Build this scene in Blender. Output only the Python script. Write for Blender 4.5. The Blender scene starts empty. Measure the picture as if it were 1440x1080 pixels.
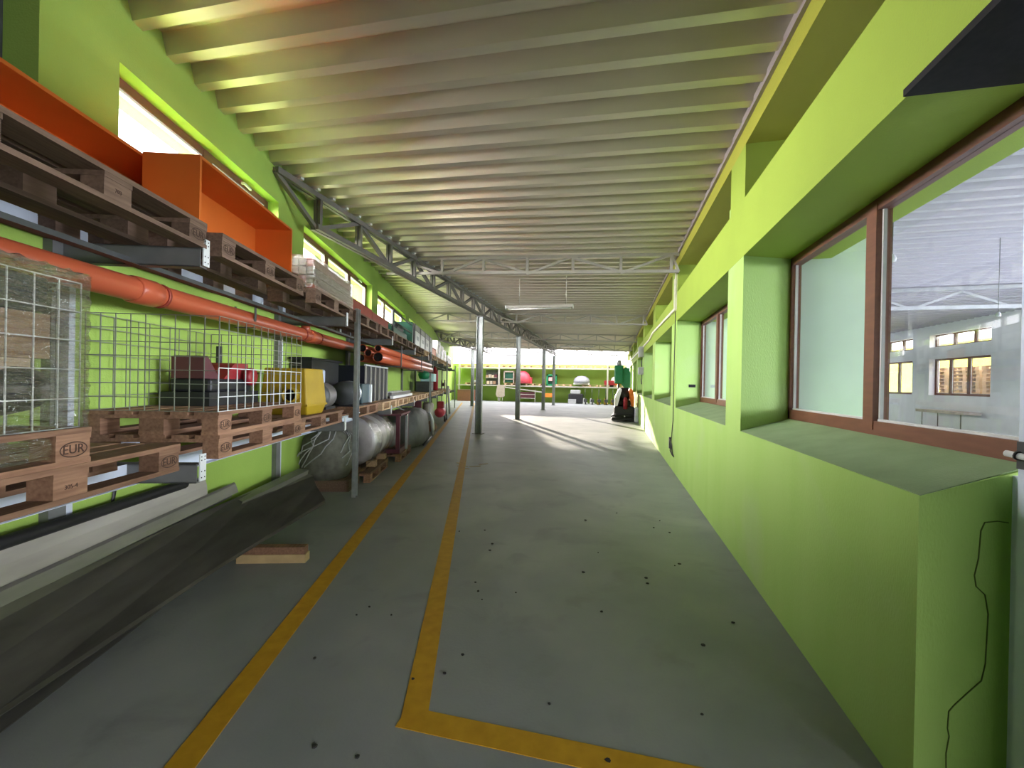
import bpy, math, random
from mathutils import Vector, Matrix
random.seed(7)
sc = bpy.context.scene
COL = sc.collection
R = math.radians

# ------------------------------------------------------------------ camera
yaw = math.atan(140 / 600.0); roll = R(1.07); pitch = -0.0027
fw = Vector((-math.sin(yaw) * math.cos(pitch), math.cos(yaw) * math.cos(pitch), math.sin(pitch)))
rt0 = Vector((math.cos(yaw), math.sin(yaw), 0)); up0 = rt0.cross(fw)
rt = math.cos(roll) * rt0 + math.sin(roll) * up0
up = -math.sin(roll) * rt0 + math.cos(roll) * up0
cam = bpy.data.objects.new('camera', bpy.data.cameras.new('camera'))
COL.objects.link(cam)
cam.data.sensor_width = 36; cam.data.lens = 15.0; cam.data.clip_start = 0.05; cam.data.clip_end = 300
m = Matrix((rt, up, -fw)).transposed().to_4x4(); m.translation = Vector((0, 0, 1.5))
cam.matrix_world = m
sc.camera = cam

# ------------------------------------------------------------------ world, sun, exposure
SKY = 5.0
w = bpy.data.worlds.new('world'); sc.world = w; w.use_nodes = True
bg = w.node_tree.nodes['Background']
bg.inputs[0].default_value = (1.0, 0.95, 1.0, 1); bg.inputs[1].default_value = SKY
sun = bpy.data.objects.new('sun', bpy.data.lights.new('sun', 'SUN')); COL.objects.link(sun)
sun.data.energy = 13.0; sun.data.angle = R(0.6); sun.data.color = (1.0, 0.86, 0.70)
_el = R(10.5); _d = Vector((0.46 * math.cos(_el), -0.888 * math.cos(_el), -math.sin(_el)))
sun.rotation_euler = _d.to_track_quat('-Z', 'Y').to_euler(); sun.location = (-20, 60, 20)
vs = sc.view_settings
vs.view_transform = 'Standard'; vs.look = 'None'; vs.exposure = 0.75; vs.gamma = 1.0; vs.use_curve_mapping = False
sc.cycles.use_denoising = True
sc.cycles.max_bounces = 14; sc.cycles.diffuse_bounces = 8; sc.cycles.transparent_max_bounces = 24
sc.cycles.sample_clamp_indirect = 8.0
sc.cycles.caustics_reflective = False; sc.cycles.caustics_refractive = False

# ------------------------------------------------------------------ left (skewed) wall frame: s along, t into the hall
ANG = math.atan(0.31)
Dv = Vector((-math.sin(ANG), math.cos(ANG), 0)); Nv = Vector((math.cos(ANG), math.sin(ANG), 0))
ORG = Vector((-2.51, 0, 0))
def LW(s, t, z): return ORG + Dv * s + Nv * t + Vector((0, 0, z))
def wallx(y): return -2.51 - 0.31 * y          # x of the left wall face at a given y
def roofz(x): return 3.77 + 0.03 * (1.08 - x)

def portal(loc, rot, sx, sy):
    l = bpy.data.lights.new('daylight', 'AREA'); l.shape = 'RECTANGLE'; l.size = sx; l.size_y = sy
    l.cycles.is_portal = True
    o = bpy.data.objects.new('daylight', l); COL.objects.link(o); o.location = loc; o.rotation_euler = rot
def daylight(loc, rot, sx, sy, rad, col=(1.0, 0.93, 0.92)):   # area light added to boost daylight at a window or assumed gate opening
    l = bpy.data.lights.new('daylight', 'AREA'); l.shape = 'RECTANGLE'; l.size = sx; l.size_y = sy
    l.energy = rad * math.pi * sx * sy * .6; l.color = col; l.spread = R(125)
    o = bpy.data.objects.new('daylight', l); COL.objects.link(o); o.location = loc; o.rotation_euler = rot
LEFT_BAYS = [(2.23, 4.42), (5.13, 8.68), (9.19, 12.8), (13.4, 17.0), (17.6, 21.2), (21.8, 25.4), (26.0, 29.6)]
for a, b in LEFT_BAYS:
    daylight(LW((a + b) / 2, -1.5, 3.80), (R(74), 0, ANG + R(-90)), b - a + 1.0, 1.6, 84 if a < 3 else 48 if a < 10 else 24)
portal((-5.5, 31.75, 3.6), (R(-12), 0, 0), 14, 4.7)
daylight((3.4, -1.5, 1.3), (R(90), 0, R(90)), 4.6, 2.4, 2.4, (0.92, 0.96, 1.0))      # added area light at an assumed open gate beside the camera
RROOM_BAYS = [(1.9, 4.7), (5.65, 8.45), (9.5, 12.3), (13.3, 16.1), (17.2, 20.0), (20.95, 23.8), (24.8, 27.6)]
for a, b in RROOM_BAYS[:3] + RROOM_BAYS[6:]:
    daylight((12.5, (a + b) / 2, 2.5), (R(50), 0, R(90)), b - a, 2.5, 72, (0.84, 0.86, 1.0))

# ------------------------------------------------------------------ materials
MATS = {}
def mat(name, col, rough=0.6, metal=0.0, var=0.12, scale=6.0, bump=0.0, bscale=None, rnd=0.0, stretch=None, spec=0.4, col2=None, alpha=None):
    if name in MATS: return MATS[name]
    m = bpy.data.materials.new(name); m.use_nodes = True
    nt = m.node_tree; N = nt.nodes; L = nt.links
    b = N['Principled BSDF']
    b.inputs['Roughness'].default_value = rough; b.inputs['Metallic'].default_value = metal
    b.inputs['Specular IOR Level'].default_value = spec
    tc = N.new('ShaderNodeTexCoord'); mp = N.new('ShaderNodeMapping')
    L.new(tc.outputs['Object'], mp.inputs['Vector'])
    if stretch: mp.inputs['Scale'].default_value = stretch
    nz = N.new('ShaderNodeTexNoise'); nz.inputs['Scale'].default_value = scale; nz.inputs['Detail'].default_value = 6
    L.new(mp.outputs[0], nz.inputs['Vector'])
    rp = N.new('ShaderNodeValToRGB')
    c = Vector(col[:3]); lo = c * (1 - var); hi = (c * (1 + var)) if col2 is None else Vector(col2)
    if col2 is not None: lo = c
    rp.color_ramp.elements[0].position = 0.3; rp.color_ramp.elements[0].color = (*lo, 1)
    rp.color_ramp.elements[1].position = 0.72; rp.color_ramp.elements[1].color = (*[min(1, v) for v in hi], 1)
    L.new(nz.outputs['Fac'], rp.inputs[0])
    out = rp.outputs[0]
    if rnd:
        oi = N.new('ShaderNodeObjectInfo'); mr = N.new('ShaderNodeMapRange')
        mr.inputs['To Min'].default_value = 1 - rnd; mr.inputs['To Max'].default_value = 1 + rnd
        L.new(oi.outputs['Random'], mr.inputs['Value'])
        hs = N.new('ShaderNodeHueSaturation'); L.new(mr.outputs[0], hs.inputs['Value']); L.new(out, hs.inputs['Color'])
        out = hs.outputs[0]
    L.new(out, b.inputs['Base Color'])
    if bump:
        bn = N.new('ShaderNodeTexNoise'); bn.inputs['Scale'].default_value = bscale or scale * 4; bn.inputs['Detail'].default_value = 4
        L.new(mp.outputs[0], bn.inputs['Vector'])
        bp = N.new('ShaderNodeBump'); bp.inputs['Strength'].default_value = bump; bp.inputs['Distance'].default_value = 0.01
        L.new(bn.outputs['Fac'], bp.inputs['Height']); L.new(bp.outputs[0], b.inputs['Normal'])
    MATS[name] = m
    return m

def film(name, tint, gloss, rough, bump, bscale, stretch=(1, 1, 1), amount=None):
    m = bpy.data.materials.new(name); m.use_nodes = True
    nt = m.node_tree; N = nt.nodes; L = nt.links
    for n in list(N): N.remove(n)
    o = N.new('ShaderNodeOutputMaterial'); mx = N.new('ShaderNodeMixShader'); tr = N.new('ShaderNodeBsdfTransparent'); gl = N.new('ShaderNodeBsdfGlossy')
    tr.inputs[0].default_value = (*tint, 1); gl.inputs['Roughness'].default_value = rough; gl.inputs['Color'].default_value = (1, 1, 1, 1)
    if amount is None:
        fr = N.new('ShaderNodeLayerWeight'); fr.inputs['Blend'].default_value = 0.5
        pw = N.new('ShaderNodeMath'); pw.operation = 'POWER'; pw.inputs[1].default_value = gloss[1]; L.new(fr.outputs['Facing'], pw.inputs[0])
        mr = N.new('ShaderNodeMapRange'); mr.inputs['To Min'].default_value = gloss[0]; mr.inputs['To Max'].default_value = gloss[2]
        L.new(pw.outputs[0], mr.inputs['Value']); L.new(mr.outputs[0], mx.inputs[0])
    else: mx.inputs[0].default_value = amount
    L.new(tr.outputs[0], mx.inputs[1]); L.new(gl.outputs[0], mx.inputs[2]); L.new(mx.outputs[0], o.inputs[0])
    if bump:
        tc = N.new('ShaderNodeTexCoord'); mp = N.new('ShaderNodeMapping'); mp.inputs['Scale'].default_value = stretch
        nz = N.new('ShaderNodeTexNoise'); nz.inputs['Scale'].default_value = bscale; nz.inputs['Detail'].default_value = 5
        bp = N.new('ShaderNodeBump'); bp.inputs['Strength'].default_value = bump; bp.inputs['Distance'].default_value = 0.05
        L.new(tc.outputs['Object'], mp.inputs[0]); L.new(mp.outputs[0], nz.inputs['Vector']); L.new(nz.outputs['Fac'], bp.inputs['Height'])
        L.new(bp.outputs[0], gl.inputs['Normal'])
        if amount is None: L.new(bp.outputs[0], fr.inputs['Normal'])
    MATS[name] = m
    return m

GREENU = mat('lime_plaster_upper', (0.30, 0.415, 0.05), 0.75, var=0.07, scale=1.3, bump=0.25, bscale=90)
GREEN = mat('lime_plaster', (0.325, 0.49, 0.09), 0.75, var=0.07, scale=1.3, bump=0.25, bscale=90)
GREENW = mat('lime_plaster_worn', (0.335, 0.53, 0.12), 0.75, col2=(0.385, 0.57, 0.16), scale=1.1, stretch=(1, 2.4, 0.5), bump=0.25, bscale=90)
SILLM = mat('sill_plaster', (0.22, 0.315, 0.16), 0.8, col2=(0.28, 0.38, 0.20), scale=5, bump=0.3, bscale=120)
WHITEW = mat('white_plaster', (0.80, 0.80, 0.82), 0.8, var=0.06, scale=2)
CONC = mat('concrete_floor', (0.25, 0.272, 0.285), 0.5, col2=(0.33, 0.345, 0.355), scale=1.4, bump=0.12, bscale=60, spec=0.35)
def dusty(m, col, scale, lo, hi, amount):      # paler worn patches over the base colour
    nt = m.node_tree; N = nt.nodes; L = nt.links; b = N['Principled BSDF']; src = b.inputs['Base Color'].links[0].from_socket
    tc = N.new('ShaderNodeTexCoord'); nz = N.new('ShaderNodeTexNoise'); nz.inputs['Scale'].default_value = scale; nz.inputs['Detail'].default_value = 9; nz.inputs['Distortion'].default_value = 0.6
    mr = N.new('ShaderNodeMapRange'); mr.inputs['From Min'].default_value = lo; mr.inputs['From Max'].default_value = hi; mr.inputs['To Max'].default_value = amount
    mx = N.new('ShaderNodeMix'); mx.data_type = 'RGBA'; mx.inputs['B'].default_value = (*col, 1)
    L.new(tc.outputs['Object'], nz.inputs['Vector']); L.new(nz.outputs['Fac'], mr.inputs['Value']); L.new(mr.outputs[0], mx.inputs['Factor']); L.new(src, mx.inputs['A']); L.new(mx.outputs['Result'], b.inputs['Base Color'])
dusty(CONC, (0.46, 0.47, 0.47), 0.55, 0.50, 0.72, 0.6)
dusty(CONC, (0.17, 0.18, 0.185), 2.3, 0.56, 0.75, 0.5)
dusty(GREENW, (0.42, 0.50, 0.30), 0.9, 0.55, 0.75, 0.5)
YLINE = mat('yellow_line_paint', (0.52, 0.275, 0.010), 0.6, col2=(0.64, 0.35, 0.018), scale=14)
GALV = mat('galvanised_sheet', (0.70, 0.64, 0.54), 0.40, metal=0.72, var=0.06, scale=3, stretch=(0.4, 3, 1))
STEEL = mat('grey_steel', (0.17, 0.16, 0.145), 0.5, metal=0.3, var=0.1, scale=8)
STEELL = mat('light_steel', (0.46, 0.44, 0.39), 0.45, metal=0.3, var=0.08, scale=8)
GALVP = mat('galvanised_post', (0.40, 0.43, 0.44), 0.38, metal=0.6, var=0.12, scale=20)
DSTEEL = mat('dark_steel', (0.07, 0.075, 0.075), 0.5, metal=0.3, var=0.2, scale=10)
ARMM = mat('grey_rack_paint', (0.17, 0.175, 0.17), 0.5, metal=0.2, var=0.12, scale=8)
PLATE = mat('pale_zinc', (0.72, 0.75, 0.75), 0.45, metal=0.2, var=0.05)
RAILM = mat('pale_blue_rail', (0.60, 0.66, 0.74), 0.5, var=0.05)
BROWN = mat('brown_frame', (0.135, 0.055, 0.035), 0.45, col2=(0.18, 0.075, 0.045), scale=5, stretch=(6, 1, 6))
GASKET = mat('pale_gasket', (0.55, 0.56, 0.55), 0.5)
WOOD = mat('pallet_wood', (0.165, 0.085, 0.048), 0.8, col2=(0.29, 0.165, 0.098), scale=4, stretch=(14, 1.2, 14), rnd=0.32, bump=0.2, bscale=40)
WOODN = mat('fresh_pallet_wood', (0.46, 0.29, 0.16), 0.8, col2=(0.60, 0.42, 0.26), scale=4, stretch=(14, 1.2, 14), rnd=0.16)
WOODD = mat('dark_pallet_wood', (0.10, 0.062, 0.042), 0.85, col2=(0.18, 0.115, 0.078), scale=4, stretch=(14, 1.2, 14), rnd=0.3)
INK = mat('stamp_ink', (0.05, 0.025, 0.015), 0.8)
ORANGE = mat('orange_board', (0.62, 0.135, 0.018), 0.5, col2=(0.70, 0.17, 0.025), scale=3)
PIPE = mat('orange_pvc', (0.40, 0.085, 0.036), 0.32, var=0.05, scale=4)
BORESHADE = mat('bore_shade', (0.012, 0.011, 0.012), 0.9)  # near-black that paints the shade inside open pipe mouths
RUBBER = mat('black_rubber', (0.015, 0.015, 0.017), 0.6)
BLACKP = mat('black_plastic', (0.02, 0.02, 0.024), 0.4)
SOFFIT = mat('black_soffit', (0.008, 0.008, 0.010), 0.85, var=0.4, scale=30)
CARD = mat('cardboard', (0.30, 0.19, 0.12), 0.85, var=0.1, scale=4)
CARD2 = mat('pale_cardboard', (0.52, 0.40, 0.28), 0.85, var=0.1, scale=4)
YELLOW = mat('yellow_paint', (0.30, 0.195, 0.008), 0.45, col2=(0.38, 0.26, 0.014), scale=6)
RED = mat('red_paint', (0.30, 0.022, 0.03), 0.4, var=0.15)
PINK = mat('pink_red_paint', (0.62, 0.07, 0.10), 0.45)
MAROON = mat('maroon_paint', (0.11, 0.03, 0.042), 0.45, var=0.15)
DKRED = mat('dark_red_board', (0.24, 0.035, 0.02), 0.55)
GREENM = mat('green_machine_paint', (0.02, 0.22, 0.095), 0.4)
DKGREEN = mat('dark_green_paint', (0.012, 0.07, 0.045), 0.45)
TEAL = mat('dark_teal_paint', (0.05, 0.085, 0.095), 0.45)
TARP = mat('grey_tarpaulin', (0.075, 0.08, 0.075), 0.55, col2=(0.14, 0.145, 0.135), scale=5, bump=0.5, bscale=9)
SILVER = mat('silver_foil', (0.50, 0.48, 0.48), 0.42, metal=0.5, var=0.15, scale=8, bump=0.8, bscale=7)
SHEETD = mat('dark_sheet_metal', (0.075, 0.073, 0.068), 0.42, metal=0.55, col2=(0.155, 0.15, 0.14), scale=2.2, stretch=(3, 0.7, 3), bump=0.15, bscale=12)
SHEETL = mat('dusty_sheet_metal', (0.33, 0.31, 0.28), 0.55, metal=0.25, col2=(0.45, 0.42, 0.38), scale=3, stretch=(3, 0.6, 3))
SHEETM = mat('grey_sheet_metal', (0.19, 0.185, 0.175), 0.42, metal=0.5, col2=(0.28, 0.27, 0.26), scale=3, stretch=(3, 0.6, 3))
GATE = mat('pale_blue_gate', (0.70, 0.78, 0.93), 0.5, var=0.06, scale=5)
WIRE = mat('wire', (0.30, 0.31, 0.29), 0.4, metal=0.7)
WHITE = mat('white_paint', (0.80, 0.80, 0.78), 0.5, var=0.04)
GREYP = mat('grey_panel', (0.40, 0.41, 0.42), 0.5)
CLEAR = mat('translucent_grey', (0.62, 0.66, 0.64), 0.4)
BEIGE = mat('beige_plastic', (0.38, 0.32, 0.26), 0.6)
OLIVE = mat('straw_net', (0.10, 0.10, 0.08), 0.8, col2=(0.17, 0.17, 0.14), scale=12)
ORANGEB = mat('bright_orange', (0.85, 0.22, 0.03), 0.5)
NAVY = mat('navy_panel', (0.006, 0.007, 0.014), 0.5)
YGREEN = mat('yellow_green_wall', (0.62, 0.66, 0.05), 0.8)
LEAF = mat('foliage', (0.06, 0.13, 0.03), 0.8, var=0.4, scale=3)
CABLE = mat('white_cable_duct', (0.75, 0.72, 0.62), 0.5)
CRACK = mat('crack_line', (0.09, 0.13, 0.035), 0.9)
DIRT = mat('dirt_speck', (0.03, 0.03, 0.03), 0.9)
GLASS = film('window_glass', (0.97, 0.985, 0.985), (0.03, 4.0, 0.6), 0.02, 0, 1)
WRAP = film('stretch_film', (0.92, 0.92, 0.91), (0.13, 1.6, 0.9), 0.08, 1.0, 11, (0.6, 0.6, 3.5))
WRAPB = film('clear_plastic_bag', (0.88, 0.89, 0.89), (0.10, 2.0, 0.7), 0.14, 1.0, 7, (1, 1, 1))

# ------------------------------------------------------------------ mesh helpers
class MB:
    def __init__(s): s.v = []; s.f = []; s.sm = []
    def add(s, vs, fs, smooth=False):
        k = len(s.v); s.v += [tuple(v) for v in vs]
        for f in fs: s.f.append([k + i for i in f]); s.sm.append(smooth)
        return s
    def box(s, x0, x1, y0, y1, z0, z1):
        return s.add([(x0, y0, z0), (x1, y0, z0), (x1, y1, z0), (x0, y1, z0), (x0, y0, z1), (x1, y0, z1), (x1, y1, z1), (x0, y1, z1)],
                     [(0, 3, 2, 1), (4, 5, 6, 7), (0, 1, 5, 4), (1, 2, 6, 5), (2, 3, 7, 6), (3, 0, 4, 7)])
    def hexa(s, p):   # 8 points: bottom ring 4, top ring 4
        return s.add(p, [(0, 3, 2, 1), (4, 5, 6, 7), (0, 1, 5, 4), (1, 2, 6, 5), (2, 3, 7, 6), (3, 0, 4, 7)])
    def bar(s, a, b, w=0.05, h=None):
        a = Vector(a); b = Vector(b); h = h or w; d = (b - a).normalized()
        u = d.cross(Vector((0, 0, 1)))
        if u.length < 1e-4: u = Vector((1, 0, 0))
        u.normalize(); v = u.cross(d).normalized(); p = []
        for c in (a, b):
            for su, sv in ((-1, -1), (1, -1), (1, 1), (-1, 1)): p.append(c + u * su * w / 2 + v * sv * h / 2)
        return s.add(p, [(0, 1, 2, 3), (7, 6, 5, 4), (0, 4, 5, 1), (1, 5, 6, 2), (2, 6, 7, 3), (3, 7, 4, 0)])
    def tube(s, pts, r, n=10, caps=True):
        pts = [Vector(p) for p in pts]; rr = r if isinstance(r, (list, tuple)) else [r] * len(pts); vs = []; fs = []
        for i, p in enumerate(pts):
            d = (pts[min(i + 1, len(pts) - 1)] - pts[max(i - 1, 0)]).normalized()
            u = d.cross(Vector((0, 0, 1)))
            if u.length < 1e-3: u = Vector((1, 0, 0))
            u.normalize(); v = u.cross(d)
            for k in range(n):
                a = 2 * math.pi * k / n; vs.append(p + (u * math.cos(a) + v * math.sin(a)) * rr[i])
        for i in range(len(pts) - 1):
            for k in range(n):
                fs.append((i * n + k, i * n + (k + 1) % n, (i + 1) * n + (k + 1) % n, (i + 1) * n + k))
        s.add(vs, fs, True)
        if caps:
            k = len(s.v) - len(vs)
            s.f.append([k + i for i in range(n)][::-1]); s.sm.append(False)
            s.f.append([k + (len(pts) - 1) * n + i for i in range(n)]); s.sm.append(False)
        return s
    def hollow(s, a, b, r, th, n=16):
        a = Vector(a); b = Vector(b); d = (b - a).normalized(); u = d.cross(Vector((0, 0, 1))).normalized(); v = u.cross(d); vs = []
        for c, q in ((a, r), (b, r), (b, r - th), (a, r - th)):
            for k in range(n):
                t = 2 * math.pi * k / n; vs.append(c + (u * math.cos(t) + v * math.sin(t)) * q)
        fs = []
        for i in range(4):
            j = (i + 1) % 4
            for k in range(n): fs.append((i * n + k, i * n + (k + 1) % n, j * n + (k + 1) % n, j * n + k))
        return s.add(vs, fs, True)
    def lathe(s, prof, n=16, c=(0, 0, 0), axis='z'):
        vs = []; fs = []
        for r, z in prof:
            for k in range(n):
                t = 2 * math.pi * k / n; x, y = r * math.cos(t), r * math.sin(t)
                vs.append({'z': (c[0] + x, c[1] + y, c[2] + z), 'y': (c[0] + x, c[1] + z, c[2] + y), 'x': (c[0] + z, c[1] + x, c[2] + y)}[axis])
        for i in range(len(prof) - 1):
            for k in range(n): fs.append((i * n + k, i * n + (k + 1) % n, (i + 1) * n + (k + 1) % n, (i + 1) * n + k))
        fs.append(tuple(range(n))[::-1]); fs.append(tuple((len(prof) - 1) * n + k for k in range(n)))
        return s.add(vs, fs, True)
    def prism(s, poly, a, b, axis='y'):   # poly of 2D points extruded along axis from a to b
        n = len(poly); vs = []
        for q in (a, b):
            for x, y in poly: vs.append({'y': (x, q, y), 'x': (q, x, y), 'z': (x, y, q)}[axis])
        fs = [tuple(range(n))[::-1], tuple(range(n, 2 * n))] + [(i, (i + 1) % n, n + (i + 1) % n, n + i) for i in range(n)]
        return s.add(vs, fs)
    def mesh(s, name, material):
        me = bpy.data.meshes.new(name); me.from_pydata(s.v, [], s.f); me.materials.append(material)
        me.polygons.foreach_set('use_smooth', s.sm); me.update()
        return me
    def build(s, name, material, parent=None, loc=(0, 0, 0), rz=0.0):
        return put(name, s.mesh(name, material), parent, loc, rz)

def put(name, me, parent=None, loc=(0, 0, 0), rz=0.0):
    o = bpy.data.objects.new(name, me); COL.objects.link(o); o.parent = parent; o.location = loc; o.rotation_euler = (0, 0, rz)
    return o
def box(name, material, x0, x1, y0, y1, z0, z1, parent=None): return MB().box(x0, x1, y0, y1, z0, z1).build(name, material, parent)
def tag(o, label=None, cat=None, group=None, kind=None):
    if label: o['label'] = label
    if cat: o['category'] = cat
    if group: o['group'] = group
    if kind: o['kind'] = kind
    return o
def thing(name, label, cat, loc=(0, 0, 0), rz=0.0, group=None):
    o = bpy.data.objects.new(name, None); COL.objects.link(o); o.location = loc; o.rotation_euler = (0, 0, rz); o.empty_display_size = 0.1
    return tag(o, label, cat, group)
def rack(name, label, cat, s, t, z, group=None, extra=0.0): return thing(name, label, cat, LW(s, t, z), ANG + extra, group)
def struct(o): o['kind'] = 'structure'; return o
ORD = ('nearest', 'second', 'third', 'fourth', 'fifth', 'sixth', 'seventh', 'eighth', 'ninth')
def bevel(o, wd=0.01, seg=2):
    b = o.modifiers.new('bevel', 'BEVEL'); b.width = wd; b.segments = seg; b.limit_method = 'ANGLE'
    return o
def text_mesh(txt, size, material):
    cu = bpy.data.curves.new('text', 'FONT'); cu.body = txt; cu.size = size; cu.align_x = 'CENTER'; cu.align_y = 'CENTER'; cu.extrude = 0.0006
    o = bpy.data.objects.new('text', cu); COL.objects.link(o)
    dg = bpy.context.evaluated_depsgraph_get(); me = bpy.data.meshes.new_from_object(o.evaluated_get(dg)); bpy.data.objects.remove(o)
    me.materials.clear(); me.materials.append(material)
    return me

# ================================================================== STRUCTURE
YEND = 34.0; ROOF_END = 29.5; YFRONT = -5.0
# floor with the worn surface
fl = struct(MB().add([(-16, -6, 0), (14, -6, 0), (14, 36, 0), (-16, 36, 0), (-16, -6, -0.2), (14, -6, -0.2), (14, 36, -0.2), (-16, 36, -0.2)],
     [(0, 1, 2, 3), (7, 6, 5, 4), (0, 4, 5, 1), (1, 5, 6, 2), (2, 6, 7, 3), (3, 7, 4, 0)]).build('floor', CONC))
gnd = struct(MB().box(-120, 120, -60, 160, -0.6, -0.21).build('ground', mat('outdoor_ground', (0.30, 0.28, 0.22), 0.9, var=0.2, scale=0.3)))

# right wall: parapet with sloping sills, piers, lintel band, clerestory
XF, XW = 1.08, 1.52          # face, window plane
B = [(1.82, 4.0), (4.49, 7.8), (8.45, 11.55), (12.25, 15.35), (16.1, 19.2), (19.95, 23.05), (23.8, 26.9), (27.6, 30.7)]
wr = struct(thing('wall_right', None, None))
p = MB()
for i, (a, b) in enumerate(B):
    a2 = a + 0.13 if i == 0 else a          # splayed near end
    MB().hexa([(XF, a, 0), (XW + .06, a2, 0), (XW + .06, b, 0), (XF, b, 0), (XF, a, 1.122), (XW + .06, a2, 1.25), (XW + .06, b, 1.25), (XF, b, 1.122)]).build('parapet', GREENW, wr)
for i, (a, b) in enumerate(B):
    a2 = a + 0.13 if i == 0 else a
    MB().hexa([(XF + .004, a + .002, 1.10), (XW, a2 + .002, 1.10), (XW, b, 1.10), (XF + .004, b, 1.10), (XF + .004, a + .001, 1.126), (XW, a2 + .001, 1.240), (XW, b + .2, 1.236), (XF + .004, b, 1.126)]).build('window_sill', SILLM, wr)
edges = []
for i in range(len(B)):
    y0 = B[i][1]; y1 = B[i + 1][0] if i + 1 < len(B) else YEND
    edges.append((y0, y1))
    MB().hexa([(XF, y0, 0), (XW + .06, y0 + 0.2, 0), (XW + .06, y1, 0), (XF, y1, 0), (XF, y0, 3.2), (XW + .06, y0 + 0.2, 3.2), (XW + .06, y1, 3.2), (XF, y1, 3.2)]).build('pier', GREENW, wr)
CB = [(-1.0, 4.0), (4.45, 7.8), (8.5, 11.6), (12.25, 15.35), (16.1, 19.2), (19.95, 23.05), (23.8, 26.9), (27.6, 30.7)]
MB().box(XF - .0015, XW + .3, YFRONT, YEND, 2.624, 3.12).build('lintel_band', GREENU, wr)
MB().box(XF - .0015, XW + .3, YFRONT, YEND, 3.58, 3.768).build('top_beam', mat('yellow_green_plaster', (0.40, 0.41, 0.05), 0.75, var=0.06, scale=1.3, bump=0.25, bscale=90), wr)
p = MB()
for i in range(len(CB)):
    y0 = CB[i][1]; y1 = CB[i + 1][0] if i + 1 < len(CB) else YEND
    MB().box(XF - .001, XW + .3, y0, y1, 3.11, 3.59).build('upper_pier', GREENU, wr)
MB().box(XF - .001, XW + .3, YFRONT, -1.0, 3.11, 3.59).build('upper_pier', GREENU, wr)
MB().box(XF, XW + .3, YFRONT, -2.2, 0, 2.63).build('near_pier', GREENW, wr)
# inner pilasters of the side room
PILM = mat('pale_green_white', (0.55, 0.66, 0.60), 0.8, var=0.03)
for y0, y1 in edges: MB().box(XW + .06, 2.12, y0 + .2, y1 + .15, 0, 3.85).build('pilaster', PILM, wr)
# crack in the splayed end face
def endface(u, z): return Vector((XF + u * 0.44, 1.82 + u * 0.1144, z)) + Vector((0.13, -0.50, 0)).normalized() * 0.0015
ck = MB()
path = [(0.98, 1.03), (0.86, 1.035), (0.72, 1.03), (0.68, 1.0), (0.66, 0.9), (0.62, 0.84), (0.64, 0.80), (0.74, 0.77), (0.78, 0.7), (0.76, 0.52), (0.72, 0.46), (0.55, 0.41), (0.42, 0.37), (0.37, 0.35), (0.36, 0.29), (0.38, 0.26), (0.35, 0.2), (0.36, 0.06)]
path = [(u * .74, z) for u, z in path]
for a, b in zip(path, path[1:]): ck.bar(endface(*a), endface(*b), 0.0026, 0.003)
ck.build('crack', CRACK, wr)
# trim angle where the roof meets the wall
struct(MB().box(XF - .03, XF + .0, YFRONT, ROOF_END, 3.735, 3.80).build('trim_1', mat('roof_angle', (0.36, 0.31, 0.31), 0.5)))

# black soffit over the gate
struct(MB().box(XF - .03, 3.2, YFRONT, 1.90, 2.605, 2.632).build('trim_2', SOFFIT))

def pane_window(n, axis_x, y0, y1, z0, z1, mull, fw_=0.07, out=1, inner=0.05):
    """brown framed window in a plane of constant x (right side rooms)"""
    o = struct(thing('window_%d' % n, None, None))
    f = MB(); X0, X1 = axis_x, axis_x + 0.07
    f.box(X0, X1, y0, y1, z0, z0 + fw_ * 1.15); f.box(X0, X1, y0, y1, z1 - fw_, z1)
    f.box(X0, X1, y0, y0 + fw_, z0, z1); f.box(X0, X1, y1 - fw_, y1, z0, z1)
    for q in mull: f.box(X0 - .006, X1 + .006, q - 0.05, q + 0.05, z0 + .03, z1 - .03)
    f.build('window_frame', BROWN, o)
    ys = [y0 + fw_] + [v for q in mull for v in (q - 0.05, q + 0.05)] + [y1 - fw_]
    for k in range(0, len(ys), 2):
        g = MB().box(X0 + .03, X0 + .036, ys[k], ys[k + 1], z0 + fw_, z1 - fw_).build('pane', GLASS, o)
        s_ = MB(); a, b = ys[k], ys[k + 1]
        for yy in (a, b - .014): s_.box(X0 + .024, X0 + .042, yy, yy + .014, z0 + fw_, z1 - fw_)
        s_.box(X0 + .02, X0 + .045, a, b, z0 + fw_ * 1.15, z0 + fw_ * 1.15 + .012)
        s_.build('gasket', GASKET, g)
    return o
WN = 1
mulls = {0: [2.97], 1: [5.7, 6.8]}
for i, (a, b) in enumerate(B):
    y1 = b + 0.2
    ml = mulls.get(i, [a + (b - a) * k / 3 for k in (1, 2)])
    pane_window(WN, XW - .02, a + (0.1 if i == 0 else -.01), y1, 1.235, 2.624, ml); WN += 1
for i, (a, b) in enumerate(CB):
    pane_window(WN, XW + .1, a, b, 3.12, 3.58, [a + (b - a) * k / 3 for k in (1, 2)], 0.05); WN += 1
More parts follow.
